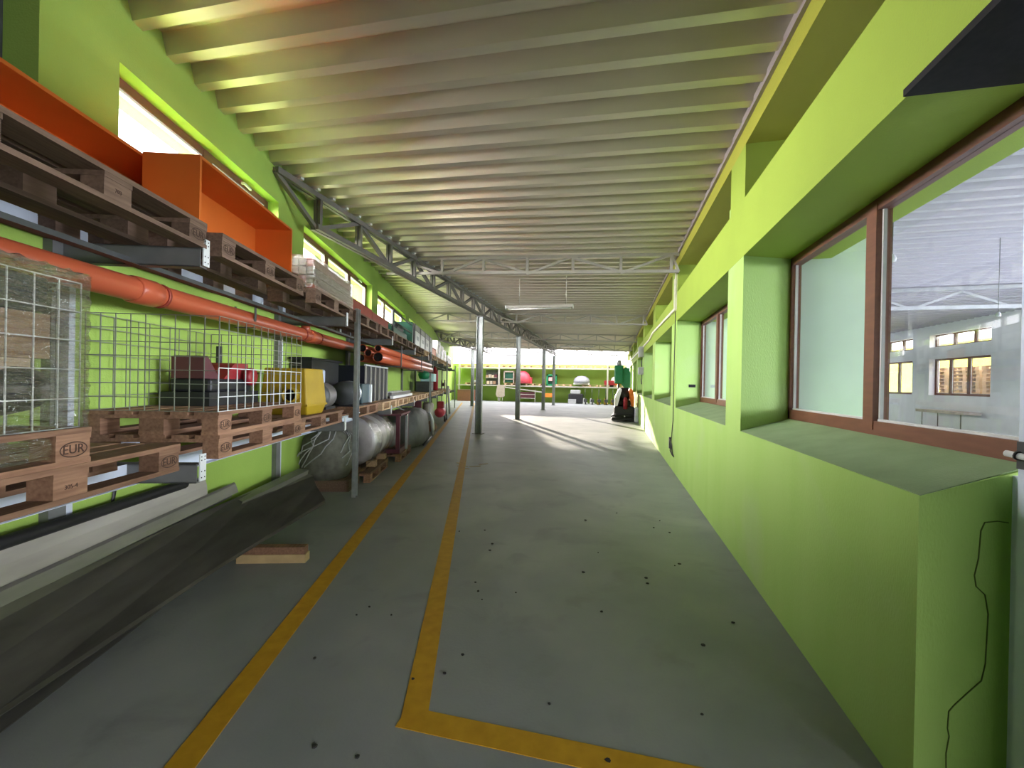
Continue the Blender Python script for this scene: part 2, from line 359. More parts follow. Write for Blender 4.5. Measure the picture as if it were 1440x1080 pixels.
# little drain caps and the frame hardware
# left wall
wl = struct(thing('wall_left', None, None, ORG, ANG))
SL0, SL1 = -5.5, 35.7
def wt(s): return 3.86 + 0.0089 * s     # roof underside along the wall
p = MB()
def wseg(s0, s1, z0, z1=None):
    if z1 is None: p.hexa([(-.42, s0, z0), (0, s0, z0), (0, s1, z0), (-.42, s1, z0), (-.42, s0, wt(s0) + .17), (0, s0, wt(s0) + .17), (0, s1, wt(s1) + .17), (-.42, s1, wt(s1) + .17)])
    else: p.box(-.42, 0, s0, s1, z0, z1)
ZS, ZL = 3.0, 3.55
OPEN0 = (-1.2, 1.724)
wseg(SL0, OPEN0[0], 0, None); wseg(OPEN0[0], OPEN0[1], 0, 2.75); wseg(*OPEN0, 3.86)
prev = OPEN0[1]
for a, b in LEFT_BAYS:
    wseg(prev, a, 0, None); wseg(a, b, 0, ZS); wseg(a, b, ZL, None); prev = b
wseg(prev, SL1, 0, None)
p.build('masonry', GREEN, wl)
# left windows
def left_window(n, s0, s1, z0, z1, lights, t=-0.12, handle=False):
    o = struct(thing('window_%d' % n, None, None, ORG, ANG))
    f = MB(); ww = 0.065
    f.box(t - .06, t, s0, s1, z0, z0 + ww); f.box(t - .06, t, s0, s1, z1 - ww, z1)
    f.box(t - .06, t, s0, s0 + ww, z0, z1); f.box(t - .06, t, s1 - ww, s1, z0, z1)
    step = (s1 - s0) / lights
    for k in range(1, lights): f.box(t - .065, t + .005, s0 + k * step - .06, s0 + k * step + .06, z0 + .02, z1 - .02)
    f.build('window_frame', BROWN, o)
    for k in range(lights):
        a = s0 + k * step + .06; b = s0 + (k + 1) * step - .06
        g = MB().box(t - .036, t - .030, a, b, z0 + ww, z1 - ww).build('pane', GLASS, o)
        gk = MB().box(t - .05, t - .01, a, a + .02, z0 + ww, z1 - ww).box(t - .05, t - .01, b - .02, b, z0 + ww, z1 - ww).box(t - .05, t - .01, a, b, z1 - ww - .02, z1 - ww)
        gk.build('gasket', WHITE, g)
    if handle:
        c = s0 + (lights - .5) * step
        MB().bar((t + .03, c, z1 - .035), (t + .03, c + .12, z1 - .05), .018).bar((t, c, z1 - .035), (t + .035, c, z1 - .035), .02).build('window_handle', PLATE, o)
    return o
for i, (a, b) in enumerate(LEFT_BAYS):
    left_window(WN, a, b, ZS, ZL, 2 if i == 0 else 3, handle=i < 2); WN += 1
# tall dark opening at the near end: deep frame with a dark blind
o0 = struct(thing('window_%d' % WN, None, None, ORG, ANG)); WN += 1
MB().box(-.30, -.22, OPEN0[0], OPEN0[1], 2.75, 3.86).build('blind', mat('purple_grey_blind', (0.10, 0.075, 0.12), 0.6), o0)
MB().box(-.22, -.18, OPEN0[1] - .06, OPEN0[1], 2.75, 3.86).box(-.22, -.18, OPEN0[0], OPEN0[1], 2.75, 2.81).build('window_frame', DSTEEL, o0)
# outer eaves seen through the first window
struct(MB().box(-2.6, -2.5, 1.5, 12, 4.05, 4.15).build('trim_3', mat('pale_eaves', (0.45, 0.55, 0.65), 0.6), None, ORG, ANG))

# back wall and near wall
struct(MB().box(-14, 1.82, YEND, YEND + .3, 0, 3.05).build('wall_back', GREEN))
nw = struct(MB().box(-2.6, 3.6, YFRONT - .3, YFRONT, 0, 4.3).build('wall_front', GREEN))

# corrugated roof: sheets of four ribs
ceil = struct(thing('ceiling', None, None))
PITCH = 0.30; DEP = 0.135
prof = [(0.0, 0), (0.085, 0), (0.135, DEP), (0.19, DEP), (0.20, DEP - .012), (0.212, DEP - .012), (0.222, DEP), (0.25, DEP), (0.30, 0)]
y = YFRONT + .02
while y < ROOF_END:
    p = MB(); vs = []; fs = []; nrib = 4
    ys = []
    for r_ in range(nrib):
        for q, h in (prof[:-1] if r_ < nrib - 1 else prof): ys.append((y + r_ * PITCH + q, h))
    for yy, h in ys:
        xl = wallx(yy) - 0.2; xr = XF + 0.25
        vs += [(xl, yy, roofz(xl) + h), (xr, yy, roofz(xr) + h)]
    for k in range(len(ys) - 1): fs.append((2 * k, 2 * k + 1, 2 * k + 3, 2 * k + 2))
    p.add(vs, fs); p.build('roof_sheet', GALV, ceil)
    y += nrib * PITCH
# roof deck above the sheets closes gaps to the sky
struct(MB().add([(wallx(YFRONT) - .5, YFRONT, 4.32), (2.0, YFRONT, 4.32), (2.0, ROOF_END, 4.32), (wallx(ROOF_END) - .5, ROOF_END, 4.32),
                 (wallx(YFRONT) - .5, YFRONT, 4.36), (2.0, YFRONT, 4.36), (2.0, ROOF_END, 4.36), (wallx(ROOF_END) - .5, ROOF_END, 4.36)],
                [(0, 3, 2, 1), (4, 5, 6, 7), (0, 1, 5, 4), (1, 2, 6, 5), (2, 3, 7, 6), (3, 0, 4, 7)]).build('ceiling_deck', GALV))
struct(MB().box(XF + .02, XW + .3, YFRONT, ROOF_END, 3.765, 4.33).build('wall_upstand', WHITEW))

# side room seen through the right-hand windows
XR2 = 12.1
sr = struct(thing('wall_side_room', None, None))
p = MB()
prev = -4.0
for a, b in RROOM_BAYS:
    p.box(XR2, XR2 + .35, prev, a, 0, 4.2); p.box(XR2, XR2 + .35, a, b, 0, 1.33); p.box(XR2, XR2 + .35, a, b, 2.73, 3.18); p.box(XR2, XR2 + .35, a, b, 3.66, 4.2); prev = b
p.box(XR2, XR2 + .35, prev, 31, 0, 4.2); p.box(1.8, XR2, 30, 30.3, 0, 4.2); p.box(1.56, XR2 + .35, 1.84, 1.93, 0, 4.2)  # last box: unseen partition added to keep light off the wall's end face
p.build('masonry', WHITEW, sr)
for a, b in RROOM_BAYS[3:6]:
    pane_window(WN, XR2 + .2, a, b, 1.33, 2.73, [a + (b - a) * .42, a + (b - a) * .72]); WN += 1
    pane_window(WN, XR2 + .2, a, b, 3.18, 3.66, [a + (b - a) * .33, a + (b - a) * .66], .045); WN += 1
rc = struct(thing('ceiling_side_room', None, None))
y = -4.0
while y < 30:
    p = MB(); vs = []; ys = [(y + r_ * PITCH + q, h) for r_ in range(8) for q, h in prof[:-1]] + [(y + 8 * PITCH, 0)]
    for yy, h in ys: vs += [(XW + .25, yy, 3.88 + h), (XR2 + .3, yy, 4.02 + h)]
    p.add(vs, [(2 * k, 2 * k + 1, 2 * k + 3, 2 * k + 2) for k in range(len(ys) - 1)]); p.build('roof_sheet', mat('white_roof_sheet', (0.32, 0.31, 0.34), 0.55, var=0.03), rc)
    y += 8 * PITCH
# column and truss of that room
col = thing('concrete_pillar', 'white square pillar standing inside the side room behind the window', 'pillar', (6.3, 13.1, 0))
MB().box(-.26, .26, -.26, .26, 0, 3.95).build('shaft', WHITEW, col); MB().box(-.32, .32, -.32, .32, 2.5, 2.72).build('collar', WHITE, col)
tr = thing('roof_truss', 'pale truss under the white ceiling of the side room', 'truss', (0, 0, 0))
MB().bar((1.9, 12.2, 3.85), (12.0, 12.2, 3.98), .08).build('top_chord', GREYP, tr); MB().bar((1.9, 12.2, 3.45), (12.0, 12.2, 3.5), .08).build('bottom_chord', GREYP, tr)
for k in range(10):
    MB().bar((2.0 + k, 12.2, 3.45 if k % 2 else 3.85), (3.0 + k, 12.2, 3.85 if k % 2 else 3.45), .05).build('diagonal', GREYP, tr)

# ================================================================== STEELWORK
def chord(name, a, b, mt, par): MB().bar(Vector(a) + Vector((0, 0, 0)), b, .07, .07).build(name, mt, par)
def girder(label, x, y0, y1, zt, zb, step, group, brackets=True):
    o = thing('roof_girder', label, 'truss', (x, y0, 0), 0, group); L_ = y1 - y0
    for dx in (-.035, .035):
        MB().bar((dx, 0, zt), (dx, L_, zt), .05, .07).build('top_chord', STEEL, o)
        MB().bar((dx, step * .75, zb), (dx, L_, zb), .05, .07).build('bottom_chord', STEEL, o)
    MB().bar((0, 0, zt), (0, step * .75, zb), .05).build('diagonal', STEEL, o)
    n = int((L_ - step * .82) / step); ys = [step * .82 + k * step for k in range(n + 1)]
    for k, q in enumerate(ys):
        for dx in (-.03, .03): MB().bar((dx, q, zb), (dx, q, zt), .04, .045).build('web_post', STEEL, o)
        if k < n:
            a, b = (zb, zt) if k % 2 == 0 else (zt, zb)
            MB().bar((0, q, a), (0, q + step, b), .055).build('diagonal', STEEL, o)
    if brackets:
        q = 0.3
        while q < L_ - .2:
            MB().box(-.05, .11, q, q + .05, zt + .03, zt + .06).build('clip', PLATE, o); q += 0.30
    return o
ZT, ZB = 3.86, 3.46
girder('grey lattice girder carried by the row of columns down the middle of the hall', -3.76, 4.08, ROOF_END, ZT, ZB, .915, None)
girder('far grey lattice girder starting at the left wall behind the middle columns', -8.5, 19.6, ROOF_END, 3.98, 3.58, .915, None, False)
def cross_truss(label, y, x0, x1, step=.83):
    o = thing('roof_truss', label, 'truss', (0, y, 0), 0, None)
    zt = lambda x: roofz(x) - .05
    zb = lambda x: roofz(x) - .335
    MB().bar((x0, 0, zt(x0)), (x1, 0, zt(x1)), .05, .05).build('top_chord', STEELL, o); MB().bar((x0 + .5, 0, zb(x0)), (x1, 0, zb(x1)), .05, .05).build('bottom_chord', STEELL, o)
    x = x1 - .12; k = 0
    MB().bar((x1, 0, zb(x1)), (x1 - .12, 0, zt(x1)), .035).build('diagonal', STEELL, o)
    while x - step > x0 + .2:
        MB().bar((x, 0, zb(x)), (x, 0, zt(x)), .045).build('web_post', STEELL, o)
        a, b = (zt(x), zb(x)) if k % 2 == 0 else (zb(x), zt(x))
        MB().bar((x, 0, a), (x - step, 0, b), .04).build('diagonal', STEELL, o); x -= step; k += 1
for y, lab in ((7.65, 'nearest pale cross truss spanning from the left wall to the right wall'), (14.2, 'second pale cross truss from the camera under the roof'),
               (19.9, 'third pale cross truss, in front of the bright roof end'), (24.9, 'fourth pale cross truss near the open end'), (29.3, 'last pale cross truss at the open edge of the roof')):
    cross_truss(lab, y, wallx(y) + .02, XF - .01)
def column(label, x, y, h, w_=.09):
    o = thing('steel_column', label, 'column', (x, y, 0), 0, 'steel columns holding the girders')
    c = MB()
    for sx in (-1, 1): c.box(sx * w_ - .02 if sx > 0 else -w_, w_ if sx > 0 else -w_ + .02, -.06, .06, 0.012, h)
    c.box(-w_, w_, -.012, .012, 0.012, h); c.build('shaft', GALVP, o)
    MB().box(-.15, .15, -.13, .13, 0, .014).build('base_plate', STEEL, o); MB().box(-.13, .13, -.1, .1, h, h + .02).build('head_plate', STEEL, o)
column('nearest grey steel column of the middle row, beside the yellow line', -3.76, 11.9, 3.405)
column('second grey steel column from the camera in the middle row', -3.76, 17.2, 3.405)
column('third grey steel column from the camera in the middle row', -3.76, 24.0, 3.405)
column('last grey steel column of the middle row by the back racks', -3.90, 29.4, 3.405)
column('slim steel column left of the middle row, beyond the nearest column', -8.5, 25.5, 3.525)

# ================================================================== FLOOR MARKINGS
def strip(name, label, pts, wd, material=YLINE, cat='floor marking'):
    v = []; f = []
    for k in range(len(pts) - 1):
        a = Vector((*pts[k], 0)); b = Vector((*pts[k + 1], 0)); d = (b - a).normalized(); u = Vector((d.y, -d.x, 0)) * wd / 2
        if k < len(pts) - 2: b = b + d * wd / 2
        hz = .003 - .0008 * k
        q = len(v); v += [a - u, a + u, b + u, b - u]; v += [x + Vector((0, 0, hz)) for x in (a - u, a + u, b + u, b - u)]
        f += [tuple(q + i for i in ff) for ff in [(0, 3, 2, 1), (4, 5, 6, 7), (0, 1, 5, 4), (1, 2, 6, 5), (2, 3, 7, 6), (3, 0, 4, 7)]]
    o = MB().add([x + Vector((0, 0, .001)) for x in v], f).build(name, material); return tag(o, label, cat)
def YL(off, y): return (off - 0.319 * y, y)
strip('floor_line', 'long yellow line painted nearest to the left rack', [YL(-1.168, -0.5), YL(-1.168, 29.0)], .118)
strip('floor_line', 'yellow line with a square corner bounding the aisle', [(1.0, 1.745), YL(-0.268, 1.745), YL(-0.268, 29.0)], .118)
for k, (dx, dy, a) in enumerate([(0, 0, .1), (.10, -.18, -.2), (.22, .05, .5), (-.12, .22, -.5), (.3, .3, .9)]):
    wm = MB().box(-.1, .1, -.02, .02, .001, .003).build('worn_mark', mat('faded_yellow', (0.36, 0.27, 0.08), .7), None, (-2.56 + dx, 7.2 + dy, 0), a)
    tag(wm, 'faded yellow scrap of floor paint between the two yellow lines', 'floor marking', 'faded paint scraps')
for k in range(34):
    x = random.uniform(-1.6, .85); y_ = random.uniform(1.5, 5.2)
    r_ = random.uniform(.006, .016)
    tag(MB().prism([(r_ * math.cos(t) * random.uniform(.6, 1.2), r_ * math.sin(t) * random.uniform(.5, 1)) for t in [i * 1.05 for i in range(6)]], .0005, .006, 'z').build('dirt_crumb', DIRT, None, (x, y_, 0)),
        'small dark crumb of dirt lying on the grey floor', 'dirt', 'dirt crumbs on the floor')

# ================================================================== LEFT RACK
rk = rack('cantilever_rack', 'long grey cantilever rack with two shelf levels along the left wall', 'rack', 0, 0, 0)
ARM_S = [-.75, 1.85, 4.45, 7.05, 9.65, 12.25, 14.85, 17.45, 20.05, 22.65, 25.25]
Z1, Z2 = 1.0, 2.24
for s in ARM_S:
    MB().box(0.0, .05, s - .09, s + .01, 0, 2.5).build('wall_post', ARMM, rk)
    MB().box(0.0, .035, s + .012, s + .065, 0, 2.5).build('post_strip', RAILM, rk)
    for z in (Z1, Z2):
        a = MB().box(.05, .78, s - .03, s - .024, z - .11, z).box(.10, .78, s - .03, s + .03, z - .008, z).box(.10, .78, s - .03, s + .03, z - .11, z - .102)
        ar = a.build('arm', ARMM, rk)
        pl_ = MB().box(.79, .797, s - .027, s + .027, z - .10, z + .055)
        pp = pl_.build('end_plate', PLATE, ar)
        if s == 1.85:
            h = MB()
            for dz in (-.08, -.045, .02, .04):
                for dy in (-.014, .014): h.lathe([(.004, 0), (.004, .0015)], 8, (.797, s + dy, z + dz), 'x')
            h.build('bolt_hole', BLACKP, pp)
for z in (Z1, Z2):
    MB().box(.40, .46, -1.3, 26, z - .115, z - .112).box(.40, .404, -1.3, 26, z - .115, z - (.002 if z == Z1 else .07)).build('shelf_rail', RAILM if z == Z1 else DSTEEL, rk)
MB().box(.002, .03, -1.3, 26, Z1 + .008, Z1 + .13).build('back_rail', RAILM, rk)
MB().box(.002, .03, -1.3, 26, Z2 + .02, Z2 + .13).build('back_rail', RAILM, rk)
for s, t in ((4.87, .82), (12.6, .84), (18.2, .9), (24, .9)):
    f = MB().box(t - .05, t + .0, s - .05, s - .042, 0, 2.41).box(t - .05, t, s + .042, s + .05, 0, 2.41).box(t - .05, t - .043, s - .05, s + .05, 0, 2.41)
    f.build('front_post', GALVP, rk)

# ---- pallets
PM = {}
def pallet_meshes(wood):
    if wood.name in PM: return PM[wood.name]
    d = {}
    def b(n, sx, sy, sz): d[n] = MB().box(-sx / 2, sx / 2, -sy / 2, sy / 2, 0, sz).mesh(n, wood)
    b('bot100', .10, 1.2, .022); b('bot145', .145, 1.2, .022); b('blk100', .094, .141, .078); b('blk145', .141, .141, .078)
    b('str', .80, .145, .022); b('deck145', .145, 1.2, .022); b('deck100', .10, 1.2, .022)
    PM[wood.name] = d
    return d
EURT = None
def eur_mark(parent, yc, zc, x, txt='EUR', oval=True, size=.052):
    """stamp on the aisle face of a pallet block (block-local coordinates)"""
    global EURT
    me = text_mesh(txt, size, INK)
    for v in me.vertices:   # text lies in XY: turn to face +x, reading along +y
        c = v.co.copy(); v.co = (x + .0012 + c.z, yc + c.x, zc + c.y)
    put('stamp_text', me, parent)
    if oval:
        n = 28; vs = []
        for k in range(n):
            t = 2 * math.pi * k / n
            for r_ in (0.0, .0048): vs.append((x + .002, yc + (.058 - r_) * math.cos(t), zc + (.031 - r_) * math.sin(t)))
        MB().add(vs, [(2 * k, (2 * k + 2) % (2 * n), (2 * k + 3) % (2 * n), 2 * k + 1) for k in range(n)]).build('stamp_oval', INK, parent)
def pallet(label, s, t, z, wood=WOOD, group=None, depth=.8, rz=0.0, marks=(), world=None, parts=True):
    """s = near end, t = aisle side edge; local x runs to the aisle, y along the rack"""
    M_ = pallet_meshes(wood); k = depth / .8
    if world is not None: o = thing('pallet', label, 'pallet', world, rz, group)
    else: o = rack('pallet', label, 'pallet', s, t, z, group, rz)
    X = {-1: -depth + .05, 0: -depth / 2, 1: -.05}; Yb = {-1: .0725, 0: .6, 1: 1.1275}
    if not parts:
        g = MB()
        for q in (-1, 0, 1):
            ww = .145 if q == 0 else .1
            g.box(X[q] - ww / 2, X[q] + ww / 2, 0, 1.2, 0, .022)
            for r_ in (-1, 0, 1): g.box(X[q] - ww / 2, X[q] + ww / 2, Yb[r_] - .0725, Yb[r_] + .0725, .022, .1)
        for r_ in (-1, 0, 1): g.box(-depth, 0, Yb[r_] - .0725, Yb[r_] + .0725, .1, .122)
        for q, ww in ((.0725, .145), (.236, .1), (.4, .145), (.564, .1), (.7275, .145)): g.box(-k * q - ww / 2, -k * q + ww / 2, 0, 1.2, .122, .144)
        g.build('frame', wood, o); return o
    for q in (-1, 0, 1):
        put('bottom_board', M_['bot145' if q == 0 else 'bot100'], o, (X[q], .6, 0))
        for r_ in (-1, 0, 1):
            bo = put('block', M_['blk145' if q == 0 else 'blk100'], o, (X[q], Yb[r_], .022))
            if q == 1:
                for (rr, txt, ov) in marks:
                    if rr == r_: eur_mark(bo, 0, .039, .047, txt, ov, .05 if ov else .024)
    for r_ in (-1, 0, 1):
        b_ = put('stringer_board', M_['str'], o, (-depth / 2, Yb[r_], .1)); b_.scale[0] = k
    for q, n in ((.0725, 'deck145'), (.236, 'deck100'), (.4, 'deck145'), (.564, 'deck100'), (.7275, 'deck145')):
        put('deck_board', M_[n], o, (-k * q, .6 + random.uniform(-.003, .003), .122))
    return o
EU = [(-1, 'EUR', True), (1, 'EUR', True)]
PH = .1445
pallet('brown pallet at the lower left edge, under the film wrapped pallet', .45, .80, Z1, marks=[(1, 'EUR', True), (0, '305-4', False)], depth=.765)
pallet('brown pallet inside the bottom of the film wrapped load', -.07, .80, Z1 + PH, marks=[(1, 'EUR', True)], depth=.765)
pallet('brown pallet, lower one of two under the wire mesh cage', 1.99, .80, Z1, marks=EU, depth=.775)
pallet('brown pallet, upper one of two, carrying the wire mesh cage', 1.98, .80, Z1 + PH, marks=EU + [(0, 'EUR', True)], depth=.775)
pallet('brown pallet under the yellow hopper, left of the rack post', 3.24, .76, Z1, depth=.65, marks=[(0, 'EUR', True)])
pallet('brown pallet just right of the near rack post, under the motor', 5.0, .76, Z1, depth=.65)
for k, (s, lab) in enumerate([(6.4, 'pale new pallet on the lower shelf under the metal profiles, left one'), (7.7, 'pale new pallet on the lower shelf under the metal profiles, middle one'), (9.0, 'pale new pallet on the lower shelf under the metal profiles, right one')]):
    pallet(lab, s, .78, Z1, WOODN, 'pale pallets on the lower shelf', .66)
for k, s in enumerate([10.4, 11.7, 13.4, 14.9, 16.4, 19.0, 20.6]):
    pallet(ORD[k] + ' of the small pallets along the far end of the lower shelf', s, .78, Z1, WOODN, 'pallets at the far end of the lower shelf', .74, parts=False)
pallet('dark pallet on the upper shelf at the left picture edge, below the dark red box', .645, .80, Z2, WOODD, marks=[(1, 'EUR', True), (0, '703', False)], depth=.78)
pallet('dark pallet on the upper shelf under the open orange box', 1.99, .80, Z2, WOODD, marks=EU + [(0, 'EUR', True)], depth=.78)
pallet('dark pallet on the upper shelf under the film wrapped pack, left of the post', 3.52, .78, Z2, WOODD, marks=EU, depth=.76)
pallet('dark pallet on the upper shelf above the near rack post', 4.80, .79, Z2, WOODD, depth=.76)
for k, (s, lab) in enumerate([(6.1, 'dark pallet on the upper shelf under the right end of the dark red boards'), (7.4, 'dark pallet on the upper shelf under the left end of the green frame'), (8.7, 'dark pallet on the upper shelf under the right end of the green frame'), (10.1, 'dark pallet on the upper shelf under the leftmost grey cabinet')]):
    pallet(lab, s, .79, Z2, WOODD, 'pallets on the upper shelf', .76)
for k, s in enumerate((11.6, 13.3, 14.8, 16.2, 17.6, 19.1, 20.6)):
    pallet(ORD[k] + ' of the small pallets along the far end of the upper shelf', s, .79, Z2, WOODN, 'pallets at the far end of the upper shelf', .76, parts=False)

# ---- long orange drain pipe under the upper shelf
o = rack('drain_pipe', 'long thick orange drain pipe hung along the left wall under the upper shelf', 'pipe', 0, .30, 2.02)
MB().tube([(0, -2.5, 0), (0, 7.35, 0)], .072, 20).build('pipe_run', PIPE, o)
for s in (2.05, 4.62): 
    MB().tube([(0, s - .09, 0), (0, s - .08, 0), (0, s + .08, 0), (0, s + .09, 0)], [.074, .083, .083, .074], 20).build('coupling', PIPE, o)
MB().tube([(0, 4.5, .02), (0, 4.5, .135)], .05, 14).build('branch_stub', PIPE, o)
for s in (2.18, 4.38, 4.85): MB().tube([(0, s - .012, 0), (0, s + .012, 0)], .079, 20).build('rubber_ring', DKRED, o)
for s in (1.0, 3.2, 6.4): MB().bar((-.085, s, -.02), (-.085, s, .11), .004, .03).bar((.085, s, -.02), (.085, s, .11), .004, .03).bar((-.085, s, -.075), (.085, s, -.075), .03, .006).build('hanger_strap', DSTEEL, o)

# ---- bundle of orange pipes on hangers
for k, (t, z, r_, s0, lab) in enumerate([(.62, 1.975, .058, 5.75, 'thin orange pipe at the top left of the open ended bundle'), (.71, 1.905, .055, 5.72, 'thin orange pipe in the middle of the open ended bundle'),
        (.84, 1.98, .052, 5.78, 'thin orange pipe at the top right of the open ended bundle'), (.60, 1.83, .055, 5.76, 'thin orange pipe at the bottom left of the open ended bundle'), (.86, 1.845, .075, 5.70, 'thickest orange pipe at the bottom right of the open ended bundle')]):
    q = rack('drain_pipe', lab, 'pipe', s0, t, z, 'bundle of orange pipes')
    MB().hollow((0, 0, 0), (0, 6.6, 0), r_, .006, 18).build('pipe_wall', PIPE, q)
    MB().lathe([(r_ - .007, .02), (r_ - .007, .03)], 18, (0, 0, 0), 'y').build('bore_shade_disc', BORESHADE, q)  # dark disc just inside the mouth, painted shade of the hollow pipe
o = rack('pipe_hanger', 'dark steel cradle hanging under the upper shelf holding the orange pipe bundle', 'hanger', 0, 0, 0)
for s in (7.05, 9.65, 12.1):
    MB().box(.5, .96, s - .02, s + .02, 1.745, 1.765).box(.5, .515, s - .02, s + .02, 1.75, 2.13).box(.945, .96, s - .02, s + .02, 1.75, 2.13).build('cradle', DSTEEL, o)

# ---- film wrapped load at the left edge
o = rack('wrapped_load', 'tall load in a wire cage wrapped in shiny clear stretch film at the left edge', 'wrapped load', -.07, .02, Z1 + 2 * PH)
HT = .635
def grid(mb, p0, u, v, lu, lv, nu, nv, r_=.0022):
    p0 = Vector(p0); u = Vector(u); v = Vector(v)
    for i in range(nu + 1): mb.bar(p0 + u * (lu * i / nu), p0 + u * (lu * i / nu) + v * lv, 2 * r_)
    for j in range(nv + 1): mb.bar(p0 + v * (lv * j / nv), p0 + v * (lv * j / nv) + u * lu, 2 * r_)
    return mb
grid(MB(), (.75, 0, .0), (0, 1, 0), (0, 0, 1), 1.18, .58, 13, 5, .002).build('cage_front', PLATE, o)
grid(MB(), (.02, 1.18, .0), (1, 0, 0), (0, 0, 1), .73, .58, 8, 5, .002).build('cage_end', WIRE, o)
grid(MB(), (.02, 0, .0), (0, 1, 0), (0, 0, 1), 1.18, .58, 13, 5, .002).build('cage_back', WIRE, o)
MB().box(.45, .73, .1, .875, 0, HT - .02).build('cardboard_box', CARD, o)
MB().box(.05, .71, .88, 1.10, .27, .44).build('cardboard_box', CARD, o)
MB().box(.05, .70, .885, 1.04, .20, .268).build('cardboard_box', CARD2, o)
b_ = MB().lathe([(.0, -.17), (.10, -.16), (.135, -.08), (.14, .05), (.11, .14), (.03, .17), (0, .17)], 14, (.58, 1.0, .16), 'x').build('black_bag', BLACKP, o); b_.scale = (1, .9, .72); b_.location = (0, .1, .04)
MB().box(.05, .715, .885, 1.08, .445, .575).build('dark_bundle', BLACKP, o)
MB().box(.742, .746, .872, .885, 0, HT - .02).build('corner_strip', CARD2, o)
sh = MB(); nu, nv = 60, 34; vs = []; fs = []
random.seed(3)
def filmface(fn, nu, nv):
    vs = []; fs = []
    for j in range(nv + 1):
        for i in range(nu + 1): vs.append(fn(i / nu, j / nv))
    for j in range(nv):
        for i in range(nu): fs.append((j * (nu + 1) + i, j * (nu + 1) + i + 1, (j + 1) * (nu + 1) + i + 1, (j + 1) * (nu + 1) + i))
    sh.add(vs, fs, True)
def wob(a, b): return .004 * math.sin(a * 37 + b * 90) + .004 * math.sin(a * 13 - b * 160) + random.uniform(-.002, .002)
filmface(lambda a, b: (.768 + wob(a, b), 1.2 * a, -.11 + (HT + .12 - .03 * a) * b), nu, nv)
filmface(lambda a, b: (.768 - .766 * a, 1.203 + wob(a, b), -.11 + (HT + .09) * b), nu, nv)
filmface(lambda a, b: (.768 - .766 * a, 1.2 * b, HT + .01 - .03 * b + wob(a, b) * 1.5), 30, 40)
sh.build('stretch_film', WRAP, o)

# ---- wire mesh cage on the double pallet
o = rack('wire_cage', 'open grey wire mesh cage standing on the double pallet', 'cage', 1.985, .03, Z1 + 2 * PH)
CW, CLn, CH = .765, 1.19, .585
grid(MB(), (CW, 0, 0), (0, 1, 0), (0, 0, 1), CLn, CH * .46, 12, 3, .0026).build('front_panel', PLATE, o)
grid(MB(), (CW, 0, CH * .46), (0, 1, 0), (0, 0, 1), CLn, CH * .54, 12, 4, .0022).build('front_panel_upper', WIRE, o)
grid(MB(), (0, 0, 0), (1, 0, 0), (0, 0, 1), CW, CH, 9, 7, .0024).build('near_panel', WIRE, o)
grid(MB(), (0, CLn, 0), (1, 0, 0), (0, 0, 1), CW, CH, 9, 7, .0024).build('far_panel', WIRE, o)
grid(MB(), (0, 0, 0), (0, 1, 0), (0, 0, 1), CLn, CH, 12, 7, .0024).build('back_panel', WIRE, o)
# dark red engine inside
o = rack('engine', 'dark red and black engine standing inside the wire mesh cage', 'engine', 2.50, .08, Z1 + 2 * PH)
MB().box(0, .35, 0, .68, 0, .10).build('base', BLACKP, o)
bevel(MB().box(.03, .32, .06, .62, .10, .20).build('crankcase', BLACKP, o), .02)
MB().prism([(.05, .20), (.05, .36), (.09, .37), (.22, .22), (.22, .20)], .05, .28, 'x').build('cowl', MAROON, o)
MB().prism([(.26, .20), (.38, .31), (.42, .33), (.60, .33), (.62, .20)], .05, .30, 'x').build('cowl', RED, o)
MB().lathe([(.06, 0), (.075, .01), (.075, .05), (.06, .06)], 16, (.32, .55, .22), 'x').build('pulley', RED, o)
MB().tube([(.12, .5, .30), (.12, .5, .47)], .022, 10).build('exhaust', DSTEEL, o)

# ---- open orange boxes on the upper shelf
def trough(label, s0, s1, t0, t1, z0, z1):
    o = rack('open_box', label, 'box', s0, t0, z0, 'orange board boxes'); L_ = s1 - s0; W_ = t1 - t0; H_ = z1 - z0; th = .018
    box('back_panel', ORANGE, 0, th, 0, L_, 0, H_, o); box('bottom_panel', ORANGE, th, W_, 0, L_, 0, th, o); box('top_panel', ORANGE, th, W_, 0, L_, H_ - th, H_, o)
    box('end_panel', ORANGE, th, W_, 0, th, th, H_ - th, o); box('end_panel', ORANGE, th, W_, L_ - th, L_, th, H_ - th, o)
    return o
ZU = Z2 + .1445
trough('orange board box, open at the front, its left end panel lit', 1.90, 3.13, .40, .72, ZU, 2.81)
trough('dark red-orange board box at the upper left edge, set further back', .55, 2.6, .06, .385, ZU, 2.81)

# ---- film wrapped pack on the upper shelf and the black elbow
o = rack('wrapped_pack', 'low pack of sticks wrapped in glittering film beside the orange box', 'wrapped pack', 3.70, .14, ZU)
for i in range(7):
    for j in range(4): MB().box(.02 + i * .075, .085 + i * .075, .02, 1.28, .01 + j * .085, .085 + j * .085).build('stick', WOODD if (i + j) % 3 else DKRED, o)
sh = MB(); filmface(lambda a, b: (.555 + wob(a, b), 1.3 * a, .37 * b), 50, 20); filmface(lambda a, b: (.555 * (1 - b), 1.3 * a, .37 + wob(a, b)), 50, 16); filmface(lambda a, b: (.555 * a, -.003 + wob(a, b), .37 * b), 26, 20)
sh.build('stretch_film', WRAP, o)
o = rack('pipe_elbow', 'black plastic pipe elbow standing behind the wrapped pack', 'pipe', 3.66, .05, ZU)
MB().tube([(.04, -.05, 0), (.04, -.05, .48), (.045, -.03, .57), (.06, .03, .63), (.08, .12, .65)], .05, 14).build('elbow', DKGREEN, o)
MB().tube([(.04, -.05, .40), (.04, -.05, .44)], .058, 14).build('collar', BLACKP, o)
